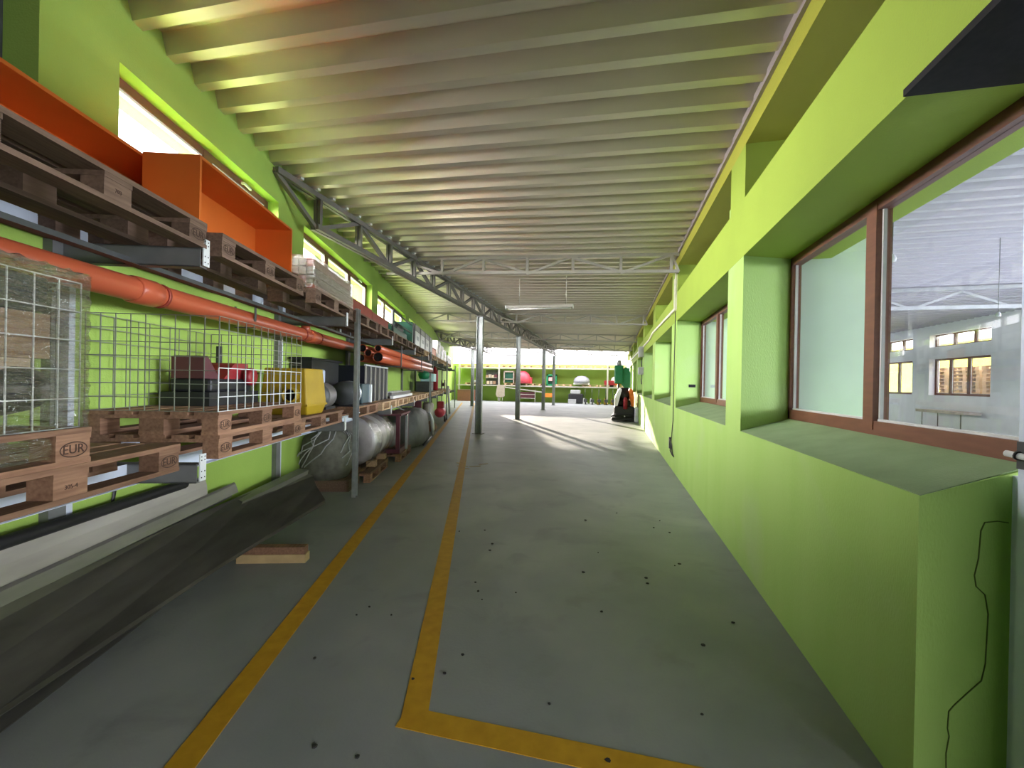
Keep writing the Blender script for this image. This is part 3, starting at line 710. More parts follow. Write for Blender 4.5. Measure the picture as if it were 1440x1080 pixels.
# dark red boards, green frame and the row of cabinets
o = rack('board_stack', 'long dark red board box on the upper shelf right of the wrapped pack', 'boards', 5.12, .10, ZU, None)
box('front_board', DKRED, .50, .52, 0, 1.15, 0, .24, o); box('front_board', DKRED, .50, .52, 1.16, 2.35, 0, .22, o); box('top_board', DKRED, .0, .5, 0, 2.35, .20, .218, o); box('back_board', DKRED, 0, .02, 0, 2.35, 0, .2, o)
o = rack('rail_machine', 'dark green machine with pipe rails on the upper shelf', 'machine', 7.6, .12, ZU)
bevel(MB().box(.08, .5, .1, 1.9, 0, .22).build('bed', DKGREEN, o), .03); bevel(MB().box(.10, .46, .9, 1.7, .22, .34).build('cover', BLACKP, o), .04)
for z in (.30, .50): MB().tube([(.52, .2, z), (.52, 2.3, z)], .018, 8).build('rail', DSTEEL, o)
MB().box(.10, .56, 2.28, 2.42, 0, .56).build('end_plate', DKGREEN, o); MB().tube([(.52, .2, .0), (.52, .2, .50)], .02, 8).build('stanchion', DSTEEL, o)
for k, s in enumerate((10.35, 11.35, 12.35, 13.35)):
    o = rack('cabinet', ('leftmost', 'second', 'third', 'rightmost')[k] + ' of four grey cabinets with pale fronts on the upper shelf', 'cabinet', s, .16, ZU, 'grey cabinets on the upper shelf')
    box('body', BLACKP, 0, .50, 0, .95, 0, .60, o)
    d_ = box('door', WHITE if k < 3 else GREYP, .50, .515, .10, .88, .05, .42, o); box('label_plate', GREYP, .515, .519, .3, .68, .2, .3, d_)
    box('top_panel', GREYP, .50, .512, .10, .88, .44, .57, o)
o = rack('crate', 'orange crate on the upper shelf right of the grey cabinets', 'crate', 14.5, .2, ZU); box('body', ORANGEB, 0, .45, 0, 1.1, 0, .28, o); box('lid', DKRED, 0, .46, 0, 1.1, .28, .31, o)
for k, (s, h) in enumerate(((15.8, .70), (17.2, .62), (18.6, .55))):
    o = rack('tank_box', ('tallest', 'middle', 'lowest')[k] + ' white box at the far end of the upper shelf', 'box', s, .2, ZU, 'white boxes at the far end of the upper shelf')
    box('body', WHITE, 0, .5, 0, 1.1, 0, h, o); box('dark_panel', BLACKP, .5, .51, .3, .8, .2, h - .15, o)
o = rack('stacked_rack', 'grey bundle of boards on the far end of the upper shelf', 'boards', 20.2, .1, ZU); box('boards', GREYP, 0, .6, 0, 3, 0, .28, o); box('cover', PLATE, 0, .62, .2, 2.6, .28, .42, o)

# ---- lower shelf goods
ZP = Z1 + .1445
o = rack('hopper', 'yellow steel hopper with a round spout on the lower shelf', 'hopper', 3.50, .28, ZP)
hp = MB()
ring = [[(.05, .06), (.42, .06), (.44, .40), (.30, .52), (.05, .50)], [(.0, .0), (.44, .0), (.47, .44), (.32, .58), (.0, .56)], [(.02, .04), (.40, .05), (.42, .46), (.30, .60), (.02, .58)]]
zz = [0.0, .10, .46]; V_ = [(x, y_, z) for rg, z in zip(ring, zz) for x, y_ in rg]
F_ = [tuple(range(5))[::-1], tuple(range(10, 15))] + [(l * 5 + i, l * 5 + (i + 1) % 5, (l + 1) * 5 + (i + 1) % 5, (l + 1) * 5 + i) for l in (0, 1) for i in range(5)]
bevel(hp.add(V_, F_).build('body', YELLOW, o), .012)
MB().hollow((.30, .02, .20), (.30, -.07, .20), .07, .012, 16).build('spout', YELLOW, o)
MB().lathe([(.058, 0), (.058, .01)], 16, (.30, -.02, .20), 'y').build('spout_shade_disc', BORESHADE, o)  # dark disc painting the shade inside the spout
MB().bar((.44, .0, .10), (.47, .45, .10), .012, .02).build('rib', YELLOW, o)
MB().lathe([(.012, 0), (.012, .008)], 8, (.395, .52, .26), 'x').build('bolt', DSTEEL, o)
o = rack('motor', 'black electric motor with a blue can behind the yellow hopper', 'motor', 4.3, .25, ZP)
MB().lathe([(.0, 0), (.13, .01), (.15, .06), (.15, .32), (.13, .38), (.05, .39), (.05, .48)], 20, (.22, .05, .16), 'y').build('stator', DSTEEL, o)
for k in range(9): MB().lathe([(.158, 0), (.158, .012)], 20, (.22, .13 + k * .024, .16), 'y').build('fin', STEEL, o)
MB().box(.1, .34, .08, .4, 0, .03).build('foot', BLACKP, o)
bevel(MB().box(.20, .30, .06, .17, .31, .47).build('capacitor', mat('pale_blue_can', (.42, .5, .68), .4), o), .02)
o = rack('fan_motor', 'dark motor with a round fan cowl right of the near rack post', 'motor', 5.05, .3, ZP)
MB().lathe([(.0, 0), (.15, .01), (.165, .05), (.165, .30), (.14, .36), (0, .37)], 20, (.25, .02, .17), 'y').build('cowl', DSTEEL, o)
MB().lathe([(.172, 0), (.172, .05)], 20, (.25, .30, .17), 'y').build('flange', GALVP, o)
MB().box(.05, .46, .0, .5, 0, .015).build('base', BLACKP, o)
bevel(MB().box(.10, .40, .45, .88, .015, .30).build('gearbox', TEAL, o), .015); MB().box(.40, .43, .80, .87, .02, .29).build('bracket', PLATE, o)
o = rack('black_cabinet', 'black board standing upright behind the near rack post', 'board', 4.75, .04, ZP)
box('panel', mat('black_board', (.018, .018, .02), .5), 0, .24, 0, 1.0, .0, .60, o); box('rim', BLACKP, -.0, .28, -.1, 1.05, .60, .625, o)
o = rack('divided_frame', 'dark crate with silver upright dividers on the lower shelf', 'crate', 6.05, .14, ZP)
box('body', NAVY, 0, .44, 0, 1.55, 0, .58, o)
for k in range(6): box('divider', STEELL, .44, .462, k * .305, k * .305 + .022, 0, .59, o)
box('top_rim', PLATE, .43, .465, 0, 1.55, .58, .605, o)
for k in range(7):
    t = .18 + .075 * k; s0 = 7.7 + .1 * (k % 3); z = ZP + .04 * (k % 3)
    q = rack('metal_profile', ('white' if k % 2 == 0 else 'grey') + ' long metal profile, number %s from the wall in the row on the pale pallets' % ('one', 'two', 'three', 'four', 'five', 'six', 'seven')[k], 'profile', s0, t, ZP, 'metal profiles on the pale pallets')
    MB().box(0, .06, 0, 2.3, 0, .05 + .03 * (k % 3)).build('web', WHITE if k % 2 == 0 else STEEL, q); MB().box(-.005, .065, 0, 2.3, .05 + .03 * (k % 3), .056 + .03 * (k % 3)).build('flange', PLATE, q)
o = rack('machine', 'bench machine with a green head and teal cover on the far lower shelf', 'machine', 13.6, .2, ZP)
bevel(MB().box(0, .5, 0, .9, 0, .35).build('body', DSTEEL, o), .03); MB().lathe([(.0, 0), (.16, .02), (.2, .15), (.16, .3), (0, .32)], 12, (.25, .3, .42)).build('head', GREENM, o); box('cover', mat('pale_teal', (.4, .62, .6), .5), .1, .55, .5, 1.3, .35, .62, o); box('tool_box', YELLOW, .1, .4, .8, 1.2, .62, .8, o)
o = rack('gas_cylinder', 'tall red cylinder standing on the far lower shelf', 'cylinder', 16.8, .5, ZP); MB().lathe([(.0, 0), (.13, .01), (.13, .75), (.06, .88), (.04, .95), (0, .95)], 14).build('tank', RED, o); MB().lathe([(.03, .95), (.03, 1.0), (0, 1.0)], 8).build('valve', DSTEEL, o)
o = rack('hose_reel', 'pale round reel on the far lower shelf', 'reel', 18.6, .6, ZP); MB().lathe([(.22, 0), (.22, .03), (.08, .05), (.08, .12), (.22, .14), (.22, .17)], 18, (0, 0, .22), 'x').build('drum', BEIGE, o)

# ---- sheet-metal profiles on the floor by the rack
def sheet(label, sections, material, th=.004, group='bent metal sheets by the rack', name='metal_sheet'):
    """sections: list of (s-offset list) rows; each row = list of (s,t,z) points across the sheet"""
    rows = len(sections); n = len(sections[0]); v = []; f = []
    for dz in (0, -th):
        for row in sections:
            for (s, t, z) in row: v.append((t, s, z + dz))
    k = rows * n
    for r_ in range(rows - 1):
        for i in range(n - 1):
            a = r_ * n + i; f += [(a, a + 1, a + n + 1, a + n), (k + a, k + a + n, k + a + n + 1, k + a + 1)]
    for r_ in range(rows - 1):
        for i in (0, n - 1): a = r_ * n + i; f.append((a, a + n, k + a + n, k + a))
    for r_ in (0, rows - 1):
        for i in range(n - 1): a = r_ * n + i; f.append((a, a + 1, k + a + 1, k + a))
    o = thing(name, label, 'metal sheet', ORG, ANG, group)
    MB().add(v, f).build('folded_sheet', material, o)
    return o
sheet('widest dark metal sheet lying over the wooden block, its far corner pointing up', [
    [(-.8, .42, .07), (-.8, .40, .085), (-.8, .25, .23), (-.8, .17, .34), (-.8, .155, .385)],
    [(1.15, .445, .09), (1.15, .43, .105), (1.28, .28, .24), (1.38, .185, .35), (1.38, .16, .40)],
    [(2.45, .53, .12), (2.45, .515, .135), (2.6, .34, .235), (2.7, .20, .35), (2.7, .15, .405)],
    [(3.2, .62, .135), (3.2, .60, .15), (3.35, .42, .25), (3.42, .25, .34), (3.42, .16, .39)],
    [(4.05, .72, .15), (4.10, .70, .17), (4.42, .48, .25), (4.72, .33, .30), (4.66, .30, .34)]], SHEETD)
sheet('second dark metal sheet sliding out beneath the widest one', [[(-.8, .50, .01), (-.8, .20, .20)], [(1.14, .46, .03), (1.2, .2, .19)], [(2.05, .44, .06), (2.05, .2, .19)]], SHEETD)
sheet('grey folded angle profile with a bright ridge behind the widest sheet', [[(-.8, .17, .36), (-.8, .14, .44), (-.8, .125, .46), (-.8, .10, .35)], [(1.44, .16, .40), (1.44, .135, .46), (1.44, .12, .475), (1.44, .09, .36)], [(3.45, .13, .425), (3.45, .105, .50), (3.45, .09, .515), (3.45, .07, .38)]], SHEETM)
sheet('pale dusty metal sheet leaning upright against the left wall', [[(-.8, .13, .40), (-.8, .12, .56), (-.8, .10, .64), (-.8, .07, .66)], [(1.5, .115, .44), (1.5, .105, .57), (1.5, .085, .645), (1.5, .05, .66)], [(3.05, .10, .46), (3.05, .09, .58), (3.05, .075, .64), (3.05, .04, .65)]], SHEETL)
sheet('short grey angle piece lying on top of the widest sheet', [[(3.28, .225, .315), (3.33, .235, .365), (3.38, .14, .385)], [(4.55, .33, .355), (4.58, .33, .40), (4.62, .2, .41)]], SHEETM)
o = tag(MB().tube([LW(-.8, .115, .69), LW(1.2, .115, .69), LW(2.75, .105, .665)], .034, 10).build('rubber_hose', RUBBER), 'thick black rubber hose lying on the pale sheet along the wall', 'hose')
o = thing('timber_block', 'pale timber block under the far end of the metal sheets', 'timber', LW(2.84, .45, 0), ANG)
box('lower_beam', mat('pale_timber', (.42, .31, .15), .8, var=.15, scale=8), 0, .54, 0, .09, 0, .068, o); box('upper_beam', WOOD, 0, .53, .01, .085, .068, .125, o)
tag(MB().tube([LW(2.22, .012, 1.0), LW(2.24, .015, .8), LW(2.20, .015, .62), LW(2.2, .015, .45)], .009, 8).build('cable', BLACKP), 'black cable running down the green wall below the cage pallets', 'cable')

# ---- goods on the floor under the rack
pallet('brown pallet on the floor under the foil wrapped drum', 5.62, .80, 0, WOOD, None, .78)
o = rack('foil_drum', 'large drum wrapped in silver foil lying on the floor pallet', 'drum', 5.72, .42, .1445 + .40)
MB().lathe([(.0, 0.), (.30, .005), (.365, .03), (.38, .1), (.385, .5), (.38, .95), (.36, 1.05), (.30, 1.09), (0, 1.1)], 28, (0, .28, 0), 'y').build('drum', SILVER, o)
sh = MB(); filmface(lambda a, b: ((.40 + .03 * math.sin(b * 9)) * math.cos(6.283 * a), .1 + 1.35 * b, (.40 + .03 * math.sin(b * 9 + 1)) * math.sin(6.283 * a)), 40, 26)
sh.build('clear_film', WRAPB, o)
for dy in (.35, 1.02): MB().box(.20, .34, dy, dy + .12, -.40, -.31).build('chock', WOODN, o)
o = rack('net_bale', 'dark bale in grey netting and straps left of the foil drum', 'bale', 5.3, .25, .0)
MB().lathe([(.0, 0), (.30, .0), (.36, .12), (.37, .35), (.30, .55), (.16, .66), (0, .68)], 18, (.0, .08, .15)).build('bale', OLIVE, o)
for k in range(14):
    a0 = random.uniform(0, 6.28); pts = []
    for q in range(8):
        t = q / 7; rr = .385 * math.sin(.35 + 2.3 * t) ** .5; pts.append((rr * math.cos(a0 + t * random.uniform(1.0, 1.8)), .08 + rr * math.sin(a0 + t * 1.5), .16 + .64 * t))
    MB().tube(pts, .008, 5).build('strap', GREYP, o)
MB().box(-.3, .4, -.2, .3, .0, .146).build('base_board', WOODD, o)
pallet('half size brown pallet on the floor under the maroon frame', 7.25, .93, 0, WOOD, None, .80)
o = rack('maroon_frame', 'maroon steel frame machine on a floor pallet right of the foil drum', 'machine', 7.32, .2, .1445)
for x in (.02, .62):
    for y_ in (.02, .95): box('upright', MAROON, x, x + .07, y_, y_ + .07, 0, .70, o)
box('top_plate', MAROON, 0, .72, 0, 1.05, .70, .735, o); box('bottom_rail', MAROON, 0, .70, 0, .07, 0, .08, o); box('side_rail', MAROON, .63, .70, .07, .95, 0, .08, o)
bevel(MB().box(.12, .55, .15, .85, .08, .5).build('casting', OLIVE, o), .06); box('grey_post', GALVP, .70, .74, .55, .62, .0, .66, o); box('white_strip', WHITE, .69, .70, .80, .86, .2, .68, o)
for k, (a, b) in enumerate([((.1, .2, .735), (.35, .9, .86)), ((.5, .1, .735), (.3, .5, .88)), ((.35, .9, .86), (.6, 1.0, .735))]): MB().tube([a, b], .014, 8).build('pipe_brace', STEEL, o)
o = rack('tarp_load', 'bulky machine under a dark grey tarpaulin on the floor by the yellow line', 'covered machine', 8.75, .15, 0)
tp = MB(); ringz = [0.02, .15, .45, .70, .80, .83]
V_ = []; n = 26
for z, k in zip(ringz, (1.0, 1.03, 1.0, .88, .6, .1)):
    for i in range(n):
        t = 2 * math.pi * i / n; cx = math.copysign(abs(math.cos(t)) ** .55, math.cos(t)); cy = math.copysign(abs(math.sin(t)) ** .55, math.sin(t))
        V_.append((.46 + .43 * k * cx * (1 + .03 * math.sin(i * 3.1 + z * 9)), 1.2 + 1.15 * k * cy, z + .015 * math.sin(i * 2.3)))
F_ = [(l * n + i, l * n + (i + 1) % n, (l + 1) * n + (i + 1) % n, (l + 1) * n + i) for l in range(5) for i in range(n)] + [tuple(5 * n + i for i in range(n))]
tp.add(V_, F_, True).build('tarpaulin', TARP, o)
fo = MB(); fo.tube([(.93, 1.5, .72), (.96, 1.9, .5), (.95, 2.2, .2), (.93, 2.35, .03)], [.02, .05, .05, .03], 8).build('film_edge', PLATE, o)
MB().tube([(.93, .5, .03), (.95, 1.2, .04), (.93, 2.0, .03)], .025, 6).build('weight_rope', BLACKP, o)
o = rack('lathe_machine', 'grey machine with a pale cylinder on the floor beyond the tarpaulin', 'machine', 11.8, .25, 0)
bevel(MB().box(0, .55, 0, 1.4, 0, .55).build('bed', DSTEEL, o), .03); MB().lathe([(.0, 0), (.17, .01), (.17, .75), (.1, .8), (0, .8)], 14, (.5, .9, .05)).build('cylinder', STEELL, o); MB().lathe([(0, 0), (.2, .02), (.25, .15), (.15, .3), (0, .32)], 12, (.6, .35, 0)).build('rusty_drum', mat('rusty_brown', (.22, .13, .08), .8, var=.3), o); box('column', MAROON, .1, .35, .4, .6, .55, .9, o)
o = rack('compressor', 'pink-red compressor on wheels at the far end of the rack', 'compressor', 15.2, .75, 0)
MB().lathe([(0, 0), (.17, .04), (.19, .2), (.19, .7), (.17, .86), (0, .9)], 14, (.1, 0, .34), 'y').build('tank', PINK, o); bevel(MB().box(0, .25, .2, .6, .5, .75).build('pump', RED, o), .03)
for y_ in (.1, .8): MB().lathe([(.12, 0), (.12, .06)], 12, (.28, y_, .12), 'x').build('wheel', BLACKP, o)
tag(MB().tube([LW(19.2, .95, 0.01), LW(19.25, .85, 1.3)], .05, 10).build('white_pipe', WHITE), 'white pipe leaning at the far end of the left rack', 'pipe')

# ================================================================== RIGHT SIDE
# pale gate leaf standing open at the end of the wall, with its bolt
g = thing('gate_leaf', 'pale blue metal gate leaf standing open at the right picture edge', 'gate', (1.405, 1.845, 0), R(-72))
box('panel', GATE, 0, 1.1, -.02, .02, .03, 2.6, g); box('edge_strip', GATE, -.004, .03, -.026, .026, .03, 2.6, g)
box('light_stop', GATE, -.075, .0, .026, .07, .0, 1.2, g)  # added post, stops light leaking between the leaf and the wall end
lt = box('bolt_bracket', DSTEEL, -.005, .05, -.032, -.026, 1.235, 1.33, g)
MB().tube([(-.03, -.04, 1.285), (.16, -.04, 1.265)], .011, 10).build('bolt_rod', PLATE, lt)
MB().tube([(.0, -.04, 1.282), (.006, -.04, 1.281)], .016, 10).build('bolt_ring', BLACKP, lt)
# conduit
o = thing('cable_duct', 'white cable duct dropping from the truss and running along the right wall', 'duct', (0, 0, 0))
MB().box(XF - .035, XF, 7.86, 7.92, 2.83, 3.60).build('drop', CABLE, o); MB().box(XF - .03, XF, 8.02, 8.06, 2.86, 3.40).build('drop', CABLE, o)
MB().bar((XF - .02, 7.88, 2.84), (XF - .02, 12.1, 2.92), .035, .05).build('run', CABLE, o); MB().bar((XF - .02, 12.1, 2.92), (XF - .02, 13.2, 2.84), .035, .05).build('run', CABLE, o)
MB().bar((XF - .02, 13.2, 2.84), (XF - .02, 29.0, 2.95), .035, .05).build('run', CABLE, o)
tag(MB().tube([(XF - .01, 7.95, 2.83), (XF - .01, 8.0, 1.6), (XF - .012, 7.98, .9), (XF - .012, 8.15, .55), (XF - .012, 8.22, .42)], .007, 6).build('cable', DSTEEL), 'thin dark cable hanging down the right wall to the socket', 'cable')
o = thing('wall_socket', 'small black socket with tangled leads low on the right wall', 'socket', (XF, 8.25, 0))
box('box', BLACKP, -.04, 0, -.04, .04, .36, .56, o)
for k in range(3): MB().tube([(-.03, -.05 - .12 * k, .54 - .03 * k), (-.04, -.2 - .1 * k, .44), (-.03, -.1 - .16 * k, .33), (-.02, -.3 - .1 * k, .28)], .008, 6).build('lead', BLACKP, o)
o = thing('wall_socket', 'small black fitting on the reveal of the second window', 'socket', (1.36, 7.93, 0)); box('box', BLACKP, -.06, .05, -.05, -.005, 1.48, 1.53, o); MB().tube([(-.05, -.02, 1.48), (-.09, -.03, 1.42), (-.07, -.03, 1.36)], .006, 6).build('lead', BLACKP, o)
for k, (y_, z, h, lab) in enumerate([(15.8, 2.50, .36, 'upper grey switch box on the right wall beyond the third window'), (15.75, 1.88, .26, 'lower grey switch box on the right wall with cables hanging below')]):
    o = thing('switch_box', lab, 'switch box', (XF, y_, z)); bevel(MB().box(-.16, 0, -.18, .18, 0, h).build('case', GREYP, o), .015); MB().tube([(-.05, 0, 0), (-.06, .05, -.18), (-.05, -.04, -.34)], .018, 6).build('lead', DSTEEL, o); box('cover', mat('grey_cover', (.5, .5, .52), .5), -.168, -.16, -.15, .15, .03, h - .03, o)
# hanging tube lamps
def tube_lamp(label, x0, x1, y, z, zt, sway=0):
    o = thing('tube_lamp', label, 'lamp', (x0, y, z), 0, 'hanging tube lamps'); L_ = x1 - x0
    MB().prism([(-.05, 0), (-.03, .05), (.03, .05), (.05, 0)], 0, L_, 'x').build('reflector', STEELL, o); MB().tube([(.03, 0, -.012), (L_ - .03, 0, -.012)], .013, 10).build('tube', WHITE, o)
    box('end_cap', PLATE, -.012, .0, -.05, .05, -.025, .05, o); box('end_cap', PLATE, L_, L_ + .012, -.05, .05, -.025, .05, o)
    for q in (.2, .9): MB().tube([(L_ * q, 0, .05), (L_ * q, 0, zt - z)], .006, 5).build('cord', STEELL, o)
tube_lamp('nearest hanging tube lamp, pale, below the first cross truss', -1.92, -.70, 7.65, 2.87, 3.43)
tube_lamp('dark tube lamp hanging in front of the bright end, under the third truss', -2.35, -.85, 19.8, 3.22, 3.5)
tube_lamp('far tube lamp hanging near the open end, left of the columns', -7.6, -5.2, 24.8, 3.15, 3.6)
tube_lamp('far tube lamp hanging near the open end, right of the columns', -3.0, -1.4, 29.0, 3.4, 3.6)

# floor scrubber
o = thing('floor_scrubber', 'black and orange ride-on floor scrubber parked against the right wall', 'scrubber', (.12, 18.1, 0))
bevel(MB().box(0, .82, .1, 1.3, .12, .62).build('chassis', BLACKP, o), .06)
MB().prism([(.02, .62), (.02, .95), (.16, 1.30), (.26, 1.36), (.30, 1.30), (.14, .62)], .1, 1.2, 'y').build('side_cowl', WHITE, o)
MB().prism([(.80, .62), (.80, 1.0), (.72, 1.32), (.62, 1.36), (.58, 1.28), (.70, .62)], .1, 1.2, 'y').build('side_cowl', ORANGEB, o)
bevel(MB().box(.16, .68, .45, 1.1, .62, .85).build('seat_base', BLACKP, o), .04); bevel(MB().box(.2, .64, .95, 1.12, .8, 1.38).build('backrest', BLACKP, o), .05)
MB().lathe([(.15, 0), (.17, .015), (.15, .03), (.13, .015)], 18, (.42, .28, 1.12), 'y').build('steering_wheel', BLACKP, o); MB().tube([(.42, .2, .62), (.42, .3, 1.12)], .03, 8).build('steering_column', DSTEEL, o)
MB().lathe([(.0, 0), (.085, .01), (.085, .40), (.05, .47), (.025, .5), (0, .5)], 14, (.45, .06, .50)).build('red_canister', RED, o)
bevel(MB().box(-.1, .95, -.12, .25, .02, .16).build('squeegee', RUBBER, o), .04); MB().tube([(-.12, .0, .2), (.1, -.1, .3), (.4, -.1, .28), (.75, -.1, .3), (.95, .0, .2)], .03, 8).build('bumper', BLACKP, o)
for x in (.02, .78): MB().lathe([(.14, -.05), (.16, 0), (.14, .05)], 14, (x, .9, .16), 'x').build('wheel', BLACKP, o)
MB().lathe([(.03, 0), (.03, .015)], 10, (.42, -.125, .22), 'y').build('lamp_dot', WHITE, o)
o = thing('jerrycan', 'pale canister on the floor between the scrubber and the right wall', 'canister', (.985, 17.75, 0)); bevel(MB().box(-.06, .08, 0, .3, 0, .6).build('body', mat('pale_lilac_plastic', (.62, .62, .72), .5), o), .03); MB().lathe([(.03, 0), (.03, .05)], 8, (.0, .1, .6)).build('cap', WHITE, o)
o = thing('pillar_drill', 'tall green machine with a rounded tank standing behind the floor scrubber', 'machine', (.42, 21.0, 0))
bevel(MB().box(-.35, .35, -.3, .4, 0, .12).build('base', DKGREEN, o), .02); MB().tube([(.25, .1, .12), (.25, .1, 1.9), (.22, .1, 2.1)], .12, 12).build('column', GREENM, o)
bevel(MB().box(-.30, .12, -.22, .22, 1.55, 2.42).build('head', GREENM, o), .07); MB().prism([(.05, 1.5), (.05, 2.2), (.2, 2.34), (.38, 2.28), (.44, 2.0), (.42, 1.2), (.3, 1.2)], -.12, .16, 'y').build('arm_cover', GREENM, o)
MB().lathe([(.0, 0), (.12, 0), (.10, .18), (.06, .26), (0, .27)], 12, (-.08, 0, 2.42)).build('motor', GREYP, o); MB().tube([(-.1, -.05, 1.1), (-.1, -.05, 1.55)], .05, 10).build('spindle', DSTEEL, o); box('work_table', DSTEEL, -.3, .15, -.25, .2, 1.0, 1.06, o)

# ================================================================== BACK WALL RACK
br = thing('back_rack', 'long pale steel rack with two shelves along the back wall', 'rack', (0, 0, 0))
for x in (-12.1, -8.75, -4.35, -.3, 1.0):
    box('upright', STEELL, x - .06, x + .06, 32.85, 32.97, 0, 2.95, br)
for z in (1.22, 2.62): box('front_beam', STEELL, -12.25, 1.0, 32.86, 32.94, z, z + .10, br); box('deck', GREYP, -12.25, 1.0, 32.94, 33.95, z + .07, z + .10, br)
ZA, ZC = 1.32, 2.72
def bpal(label, x, z, group, wood=WOODN): pallet(label, 0, 0, 0, wood, group, .8, R(-90), world=(x, 32.9, z), parts=False)
for k, x in enumerate((-11.6, -8.3, -6.6, -2.2, -.9)): bpal('leftmost small pallet on the lower shelf of the back rack' if k == 0 else ORD[k] + ' small pallet from the left on the lower shelf of the back rack', x, ZA, 'pallets on the lower shelf of the back rack')
for x in (-3.9, .0): bpal('pale pallet lying empty on the lower shelf of the back rack', x - .3, ZA, 'empty pallets on the back rack')
for k, x in enumerate((-12.0, -10.2, -8.3, -6.6, -5.2, -3.8, -2.4, -1.0, .0)): bpal(('leftmost' if k == 0 else ORD[k]) + ' small pallet from the left on the top shelf of the back rack', max(x - .3, -12.1), ZC, 'pallets on the top shelf of the back rack')
def bt(name, label, cat, x, z, y_=33.0): return thing(name, label, cat, (x, y_, z))
o = bt('dome_machine', 'grey domed machine on the lower shelf of the back rack, right of the last column', 'machine', -2.75, ZA + .1445); MB().lathe([(0, 0), (.6, .0), (.62, .2), (.5, .38), (.3, .52), (0, .55)], 18, (.5, .25, .12)).build('dome', mat('lilac_grey', (.32, .32, .37), .5), o); box('plinth', WHITE, -.1, 1.1, 0, .8, 0, .12, o)
o = bt('engine', 'red and white engine on the right end of the back rack shelf', 'engine', -.55, ZA); bevel(MB().box(0, 1.1, .1, .8, .1, .5).build('block', RED, o), .05); MB().lathe([(.0, 0), (.3, .03), (.3, .18), (0, .2)], 16, (.8, .1, .5), 'y').build('fan', WHITE, o); MB().lathe([(.0, 0), (.2, .02), (.2, .14), (0, .16)], 14, (1.0, .0, .28), 'y').build('pulley', ORANGEB, o); box('foot', DSTEEL, .05, 1.0, .15, .7, 0, .1, o)
o = bt('green_crate', 'green framed machine box with a pink sign on the back rack', 'machine', -4.95, ZA, 32.98)
for a in ((0, .12, 0, .9), (.68, .8, 0, .9), (0, .8, 0, .12), (0, .8, .78, .9)): box('frame', GREENM, a[0], a[1], 0, .1, a[2], a[3], o)
box('body', DKGREEN, .05, .75, .1, .8, .05, .88, o); box('sign', mat('pink_sign', (.72, .38, .36), .6), .18, .55, -.02, .0, .38, .66, o)
o = bt('red_machine', 'large red and yellow domed machine on the back rack between the columns', 'machine', -7.35, ZA + .1445); MB().lathe([(0, 0), (.55, .02), (.62, .35), (.5, .75), (.25, .95), (0, 1.0)], 18, (.5, .2, .0)).build('dome', PINK, o); MB().lathe([(.0, 0), (.3, .0), (.26, .2), (.12, .32), (0, .34)], 14, (.45, .05, .6)).build('yellow_cap', mat('warm_yellow', (.85, .55, .18), .5), o); bevel(MB().box(.9, 1.2, .1, .6, 0, .5).build('side_box', PINK, o), .05)
o = bt('tool_frame', 'pale grey open frame machine on a pallet of the back rack', 'machine', -8.4, ZA + .1445)
for x in (0, .78): box('post', BEIGE, x, x + .08, 0, .08, 0, .95, o)
box('top_bar', BEIGE, 0, .86, 0, .1, .88, .98, o); box('mid_bar', BEIGE, 0, .86, 0, .08, .3, .36, o); box('body', DKGREEN, .1, .76, .1, .6, .1, .86, o); 
o = bt('parts_shelf', 'small shelf unit of boxes at the left end of the back rack', 'shelf', -9.95, ZA); box('frame', DSTEEL, 0, 1.0, .3, .8, 0, 1.2, o); box('shelf_board', STEELL, 0, 1.0, 0, .3, .55, .58, o)
for k in range(4): box('parts_box', (CARD, BEIGE, CARD2, MAROON)[k], .06 + .24 * k, .26 + .24 * k, .02, .28, .58, .78 + .05 * (k % 2), o)
for k in range(3): box('parts_box', (CARD2, BEIGE, CARD)[k], .15 + .26 * k, .36 + .26 * k, .02, .28, .05, .3, o)
o = bt('pump', 'pale pump with round housings left of the parts shelf', 'pump', -10.9, ZA); MB().lathe([(0, 0), (.25, .02), (.25, .3), (0, .32)], 14, (.45, .1, .3), 'y').build('housing', WHITE, o); MB().lathe([(0, 0), (.16, .02), (.16, .3), (0, .32)], 12, (.1, .1, .18), 'y').build('housing', GREYP, o); box('base', DSTEEL, -.1, .8, .05, .6, 0, .05, o)
o = bt('tractor_seat', 'beige plastic chair shell on legs under the back rack', 'chair', -8.95, 0, 32.6); MB().prism([(.12, .35), (0, .55), (.12, 1.25), (.25, 1.32), (.62, 1.32), (.72, 1.2), (.72, .45), (.6, .35)], .1, .22, 'y').build('shell', BEIGE, o)
for x in (.2, .35, .55): MB().tube([(x, .16, .36), (x, .1, .0)], .02, 6).build('leg', STEELL, o)
o = bt('stillage', 'low open metal stillage on the floor under the back rack', 'stillage', -7.3, 0, 32.7)
for x in (0, 1.5): 
    box('post', STEELL, x, x + .05, 0, .05, 0, 1.0, o)
for z in (.3, .6): box('rail', STEELL, 0, 1.55, 0, .04, z, z + .04, o)
box('load', MAROON, .1, 1.4, .1, .7, .3, .8, o); MB().bar((-.9, .0, 1.15), (2.1, .0, .82), .05, .08).build('leaning_bar', STEELL, o)
o = bt('brown_crate', 'brown crate on the floor under the left end of the back rack', 'crate', -11.9, 0, 32.0); box('body', mat('brown_crate', (.23, .1, .055), .7), 0, 1.2, 0, .9, 0, .85, o); box('lid', WOODD, -.02, 1.22, -.02, .92, .85, .9, o)
o = bt('orange_box', 'bright orange box on a small stand under the green crate', 'box', -5.1, .35, 32.8); box('body', ORANGEB, .1, .75, 0, .5, .1, .38, o)
for x in (0, .8): box('leg', WHITE, x, x + .05, 0, .05, -.35, .7, o)
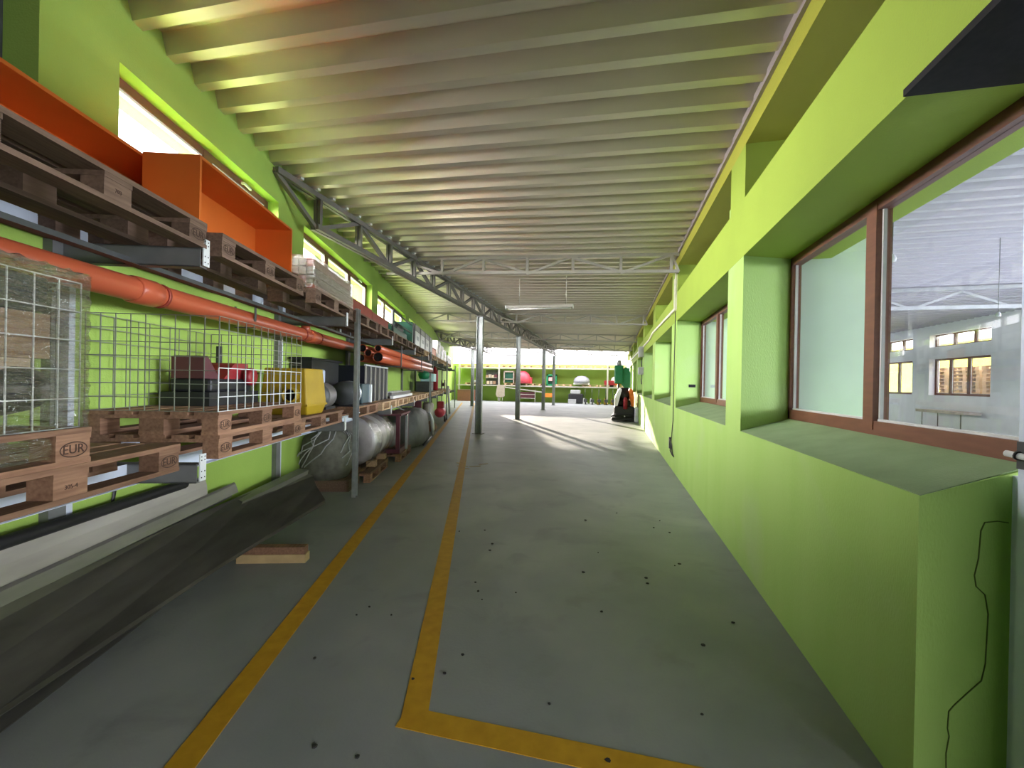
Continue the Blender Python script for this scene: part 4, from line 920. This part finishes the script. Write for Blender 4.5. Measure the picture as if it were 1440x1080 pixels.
o = bt('black_machine', 'black machine with a grey cover under the domed machine', 'machine', -3.2, 0, 32.7); bevel(MB().box(0, 1.1, 0, .8, .05, .75).build('body', BLACKP, o), .05); bevel(MB().box(.15, .9, .0, .7, .75, 1.05).build('cover', GREYP, o), .05); box('foot', GREYP, 0, .6, -.1, .1, .0, .35, o)
names_ = ('leftmost', 'second', 'third', 'fourth', 'fifth', 'rightmost')
for k in range(6):
    o = bt('pallet_jack', names_[k] + ' of six pallet jacks parked in a row before the back wall', 'pallet jack', -2.05 + .50 * k, 0, 32.0); o['group'] = 'pallet jacks'
    col_ = (WHITE, WHITE, YELLOW, YELLOW, YELLOW, YELLOW)[k]
    MB().prism([(.0, .0), (.02, .45), (.14, .5), (.22, .2), (.24, .0)], 0, .05, 'y').build('mast', col_, o)
    for x in (.02, .2): box('fork', col_, x, x + .12, .05, .85, .05, .1, o)
    MB().lathe([(.14, -.04), (.14, .04)], 12, (.2, -.05, .15), 'x').build('wheel', BLACKP, o)
    MB().tube([(.14, 0, .4), (.16, -.08, 1.15)], .02, 8).build('handle', DSTEEL, o); bevel(MB().box(.06, .32, -.14, -.04, .2, .42).build('hydraulic_unit', DSTEEL, o), .02)

# ================================================================== SIDE ROOM CONTENTS AND OUTSIDE
o = thing('work_table', 'narrow broken wooden table on thin legs against the far wall of the side room', 'table', (11.45, 17.3, 0))
box('top', mat('weathered_timber', (.5, .42, .36), .8, var=.2), 0, .5, 0, 2.3, .70, .80, o)
for y_ in (.25, 1.3, 2.1): MB().tube([(.1, y_, 0), (.1, y_, .7)], .018, 6).build('leg', STEEL, o)
for (x, y_, z, lab) in ((2.55, 4.72, 2.70, 'bare bulb hanging on a cord from the side room ceiling'), (5.6, 7.85, 2.62, 'long loose cord hanging in the side room')):
    o = thing('hanging_bulb', lab, 'lamp', (x, y_, z)); MB().tube([(0, 0, .06), (.005, 0, 1.18)], .004, 5).build('cord', DSTEEL, o); MB().lathe([(0, 0), (.028, .01), (.03, .04), (.015, .075), (0, .08)], 10).build('bulb', GREYP, o)
struct(MB().box(17.0, 17.3, 10, 40, 0, 4.0).build('wall_outside', YGREEN))
for k in range(5):
    x, y_ = 14.2, 15.0 + 1.55 * k
    for j in range(17):
        pallet('pallet in the tall outdoor stacks seen through the side room windows', 0, 0, 0, WOODN, 'outdoor pallet stacks', .8, R(8), world=(x + random.uniform(-.02, .02), y_, j * .1445), parts=False)
# trees outside the left windows
for k, (s, t, z, r_) in enumerate([(9.5, -9, 4.2, 1.5), (17, -12, 5.2, 2.4)]):
    o = rack('tree', ('nearer', 'farther')[k] + ' leafy tree outside the left windows', 'tree', s, t, 0)
    MB().tube([(0, 0, 0), (.1, 0, z)], [.18, .08], 8).build('trunk', WOODD, o); lv = MB()
    for q in range(900):
        v = Vector((random.gauss(0, 1), random.gauss(0, 1), random.gauss(0, 1))).normalized() * r_ * random.uniform(.5, 1); a = random.uniform(0, 3.1); u = Vector((math.cos(a), math.sin(a), random.uniform(-.5, .5))) * .14; w2 = Vector((-math.sin(a), math.cos(a), .5)) * .09
        c = v + Vector((0, 0, z)); lv.add([c - u, c + w2, c + u, c - w2], [(0, 1, 2, 3)])
    lo = lv.build('foliage', LEAF, o); lo['kind'] = 'stuff'
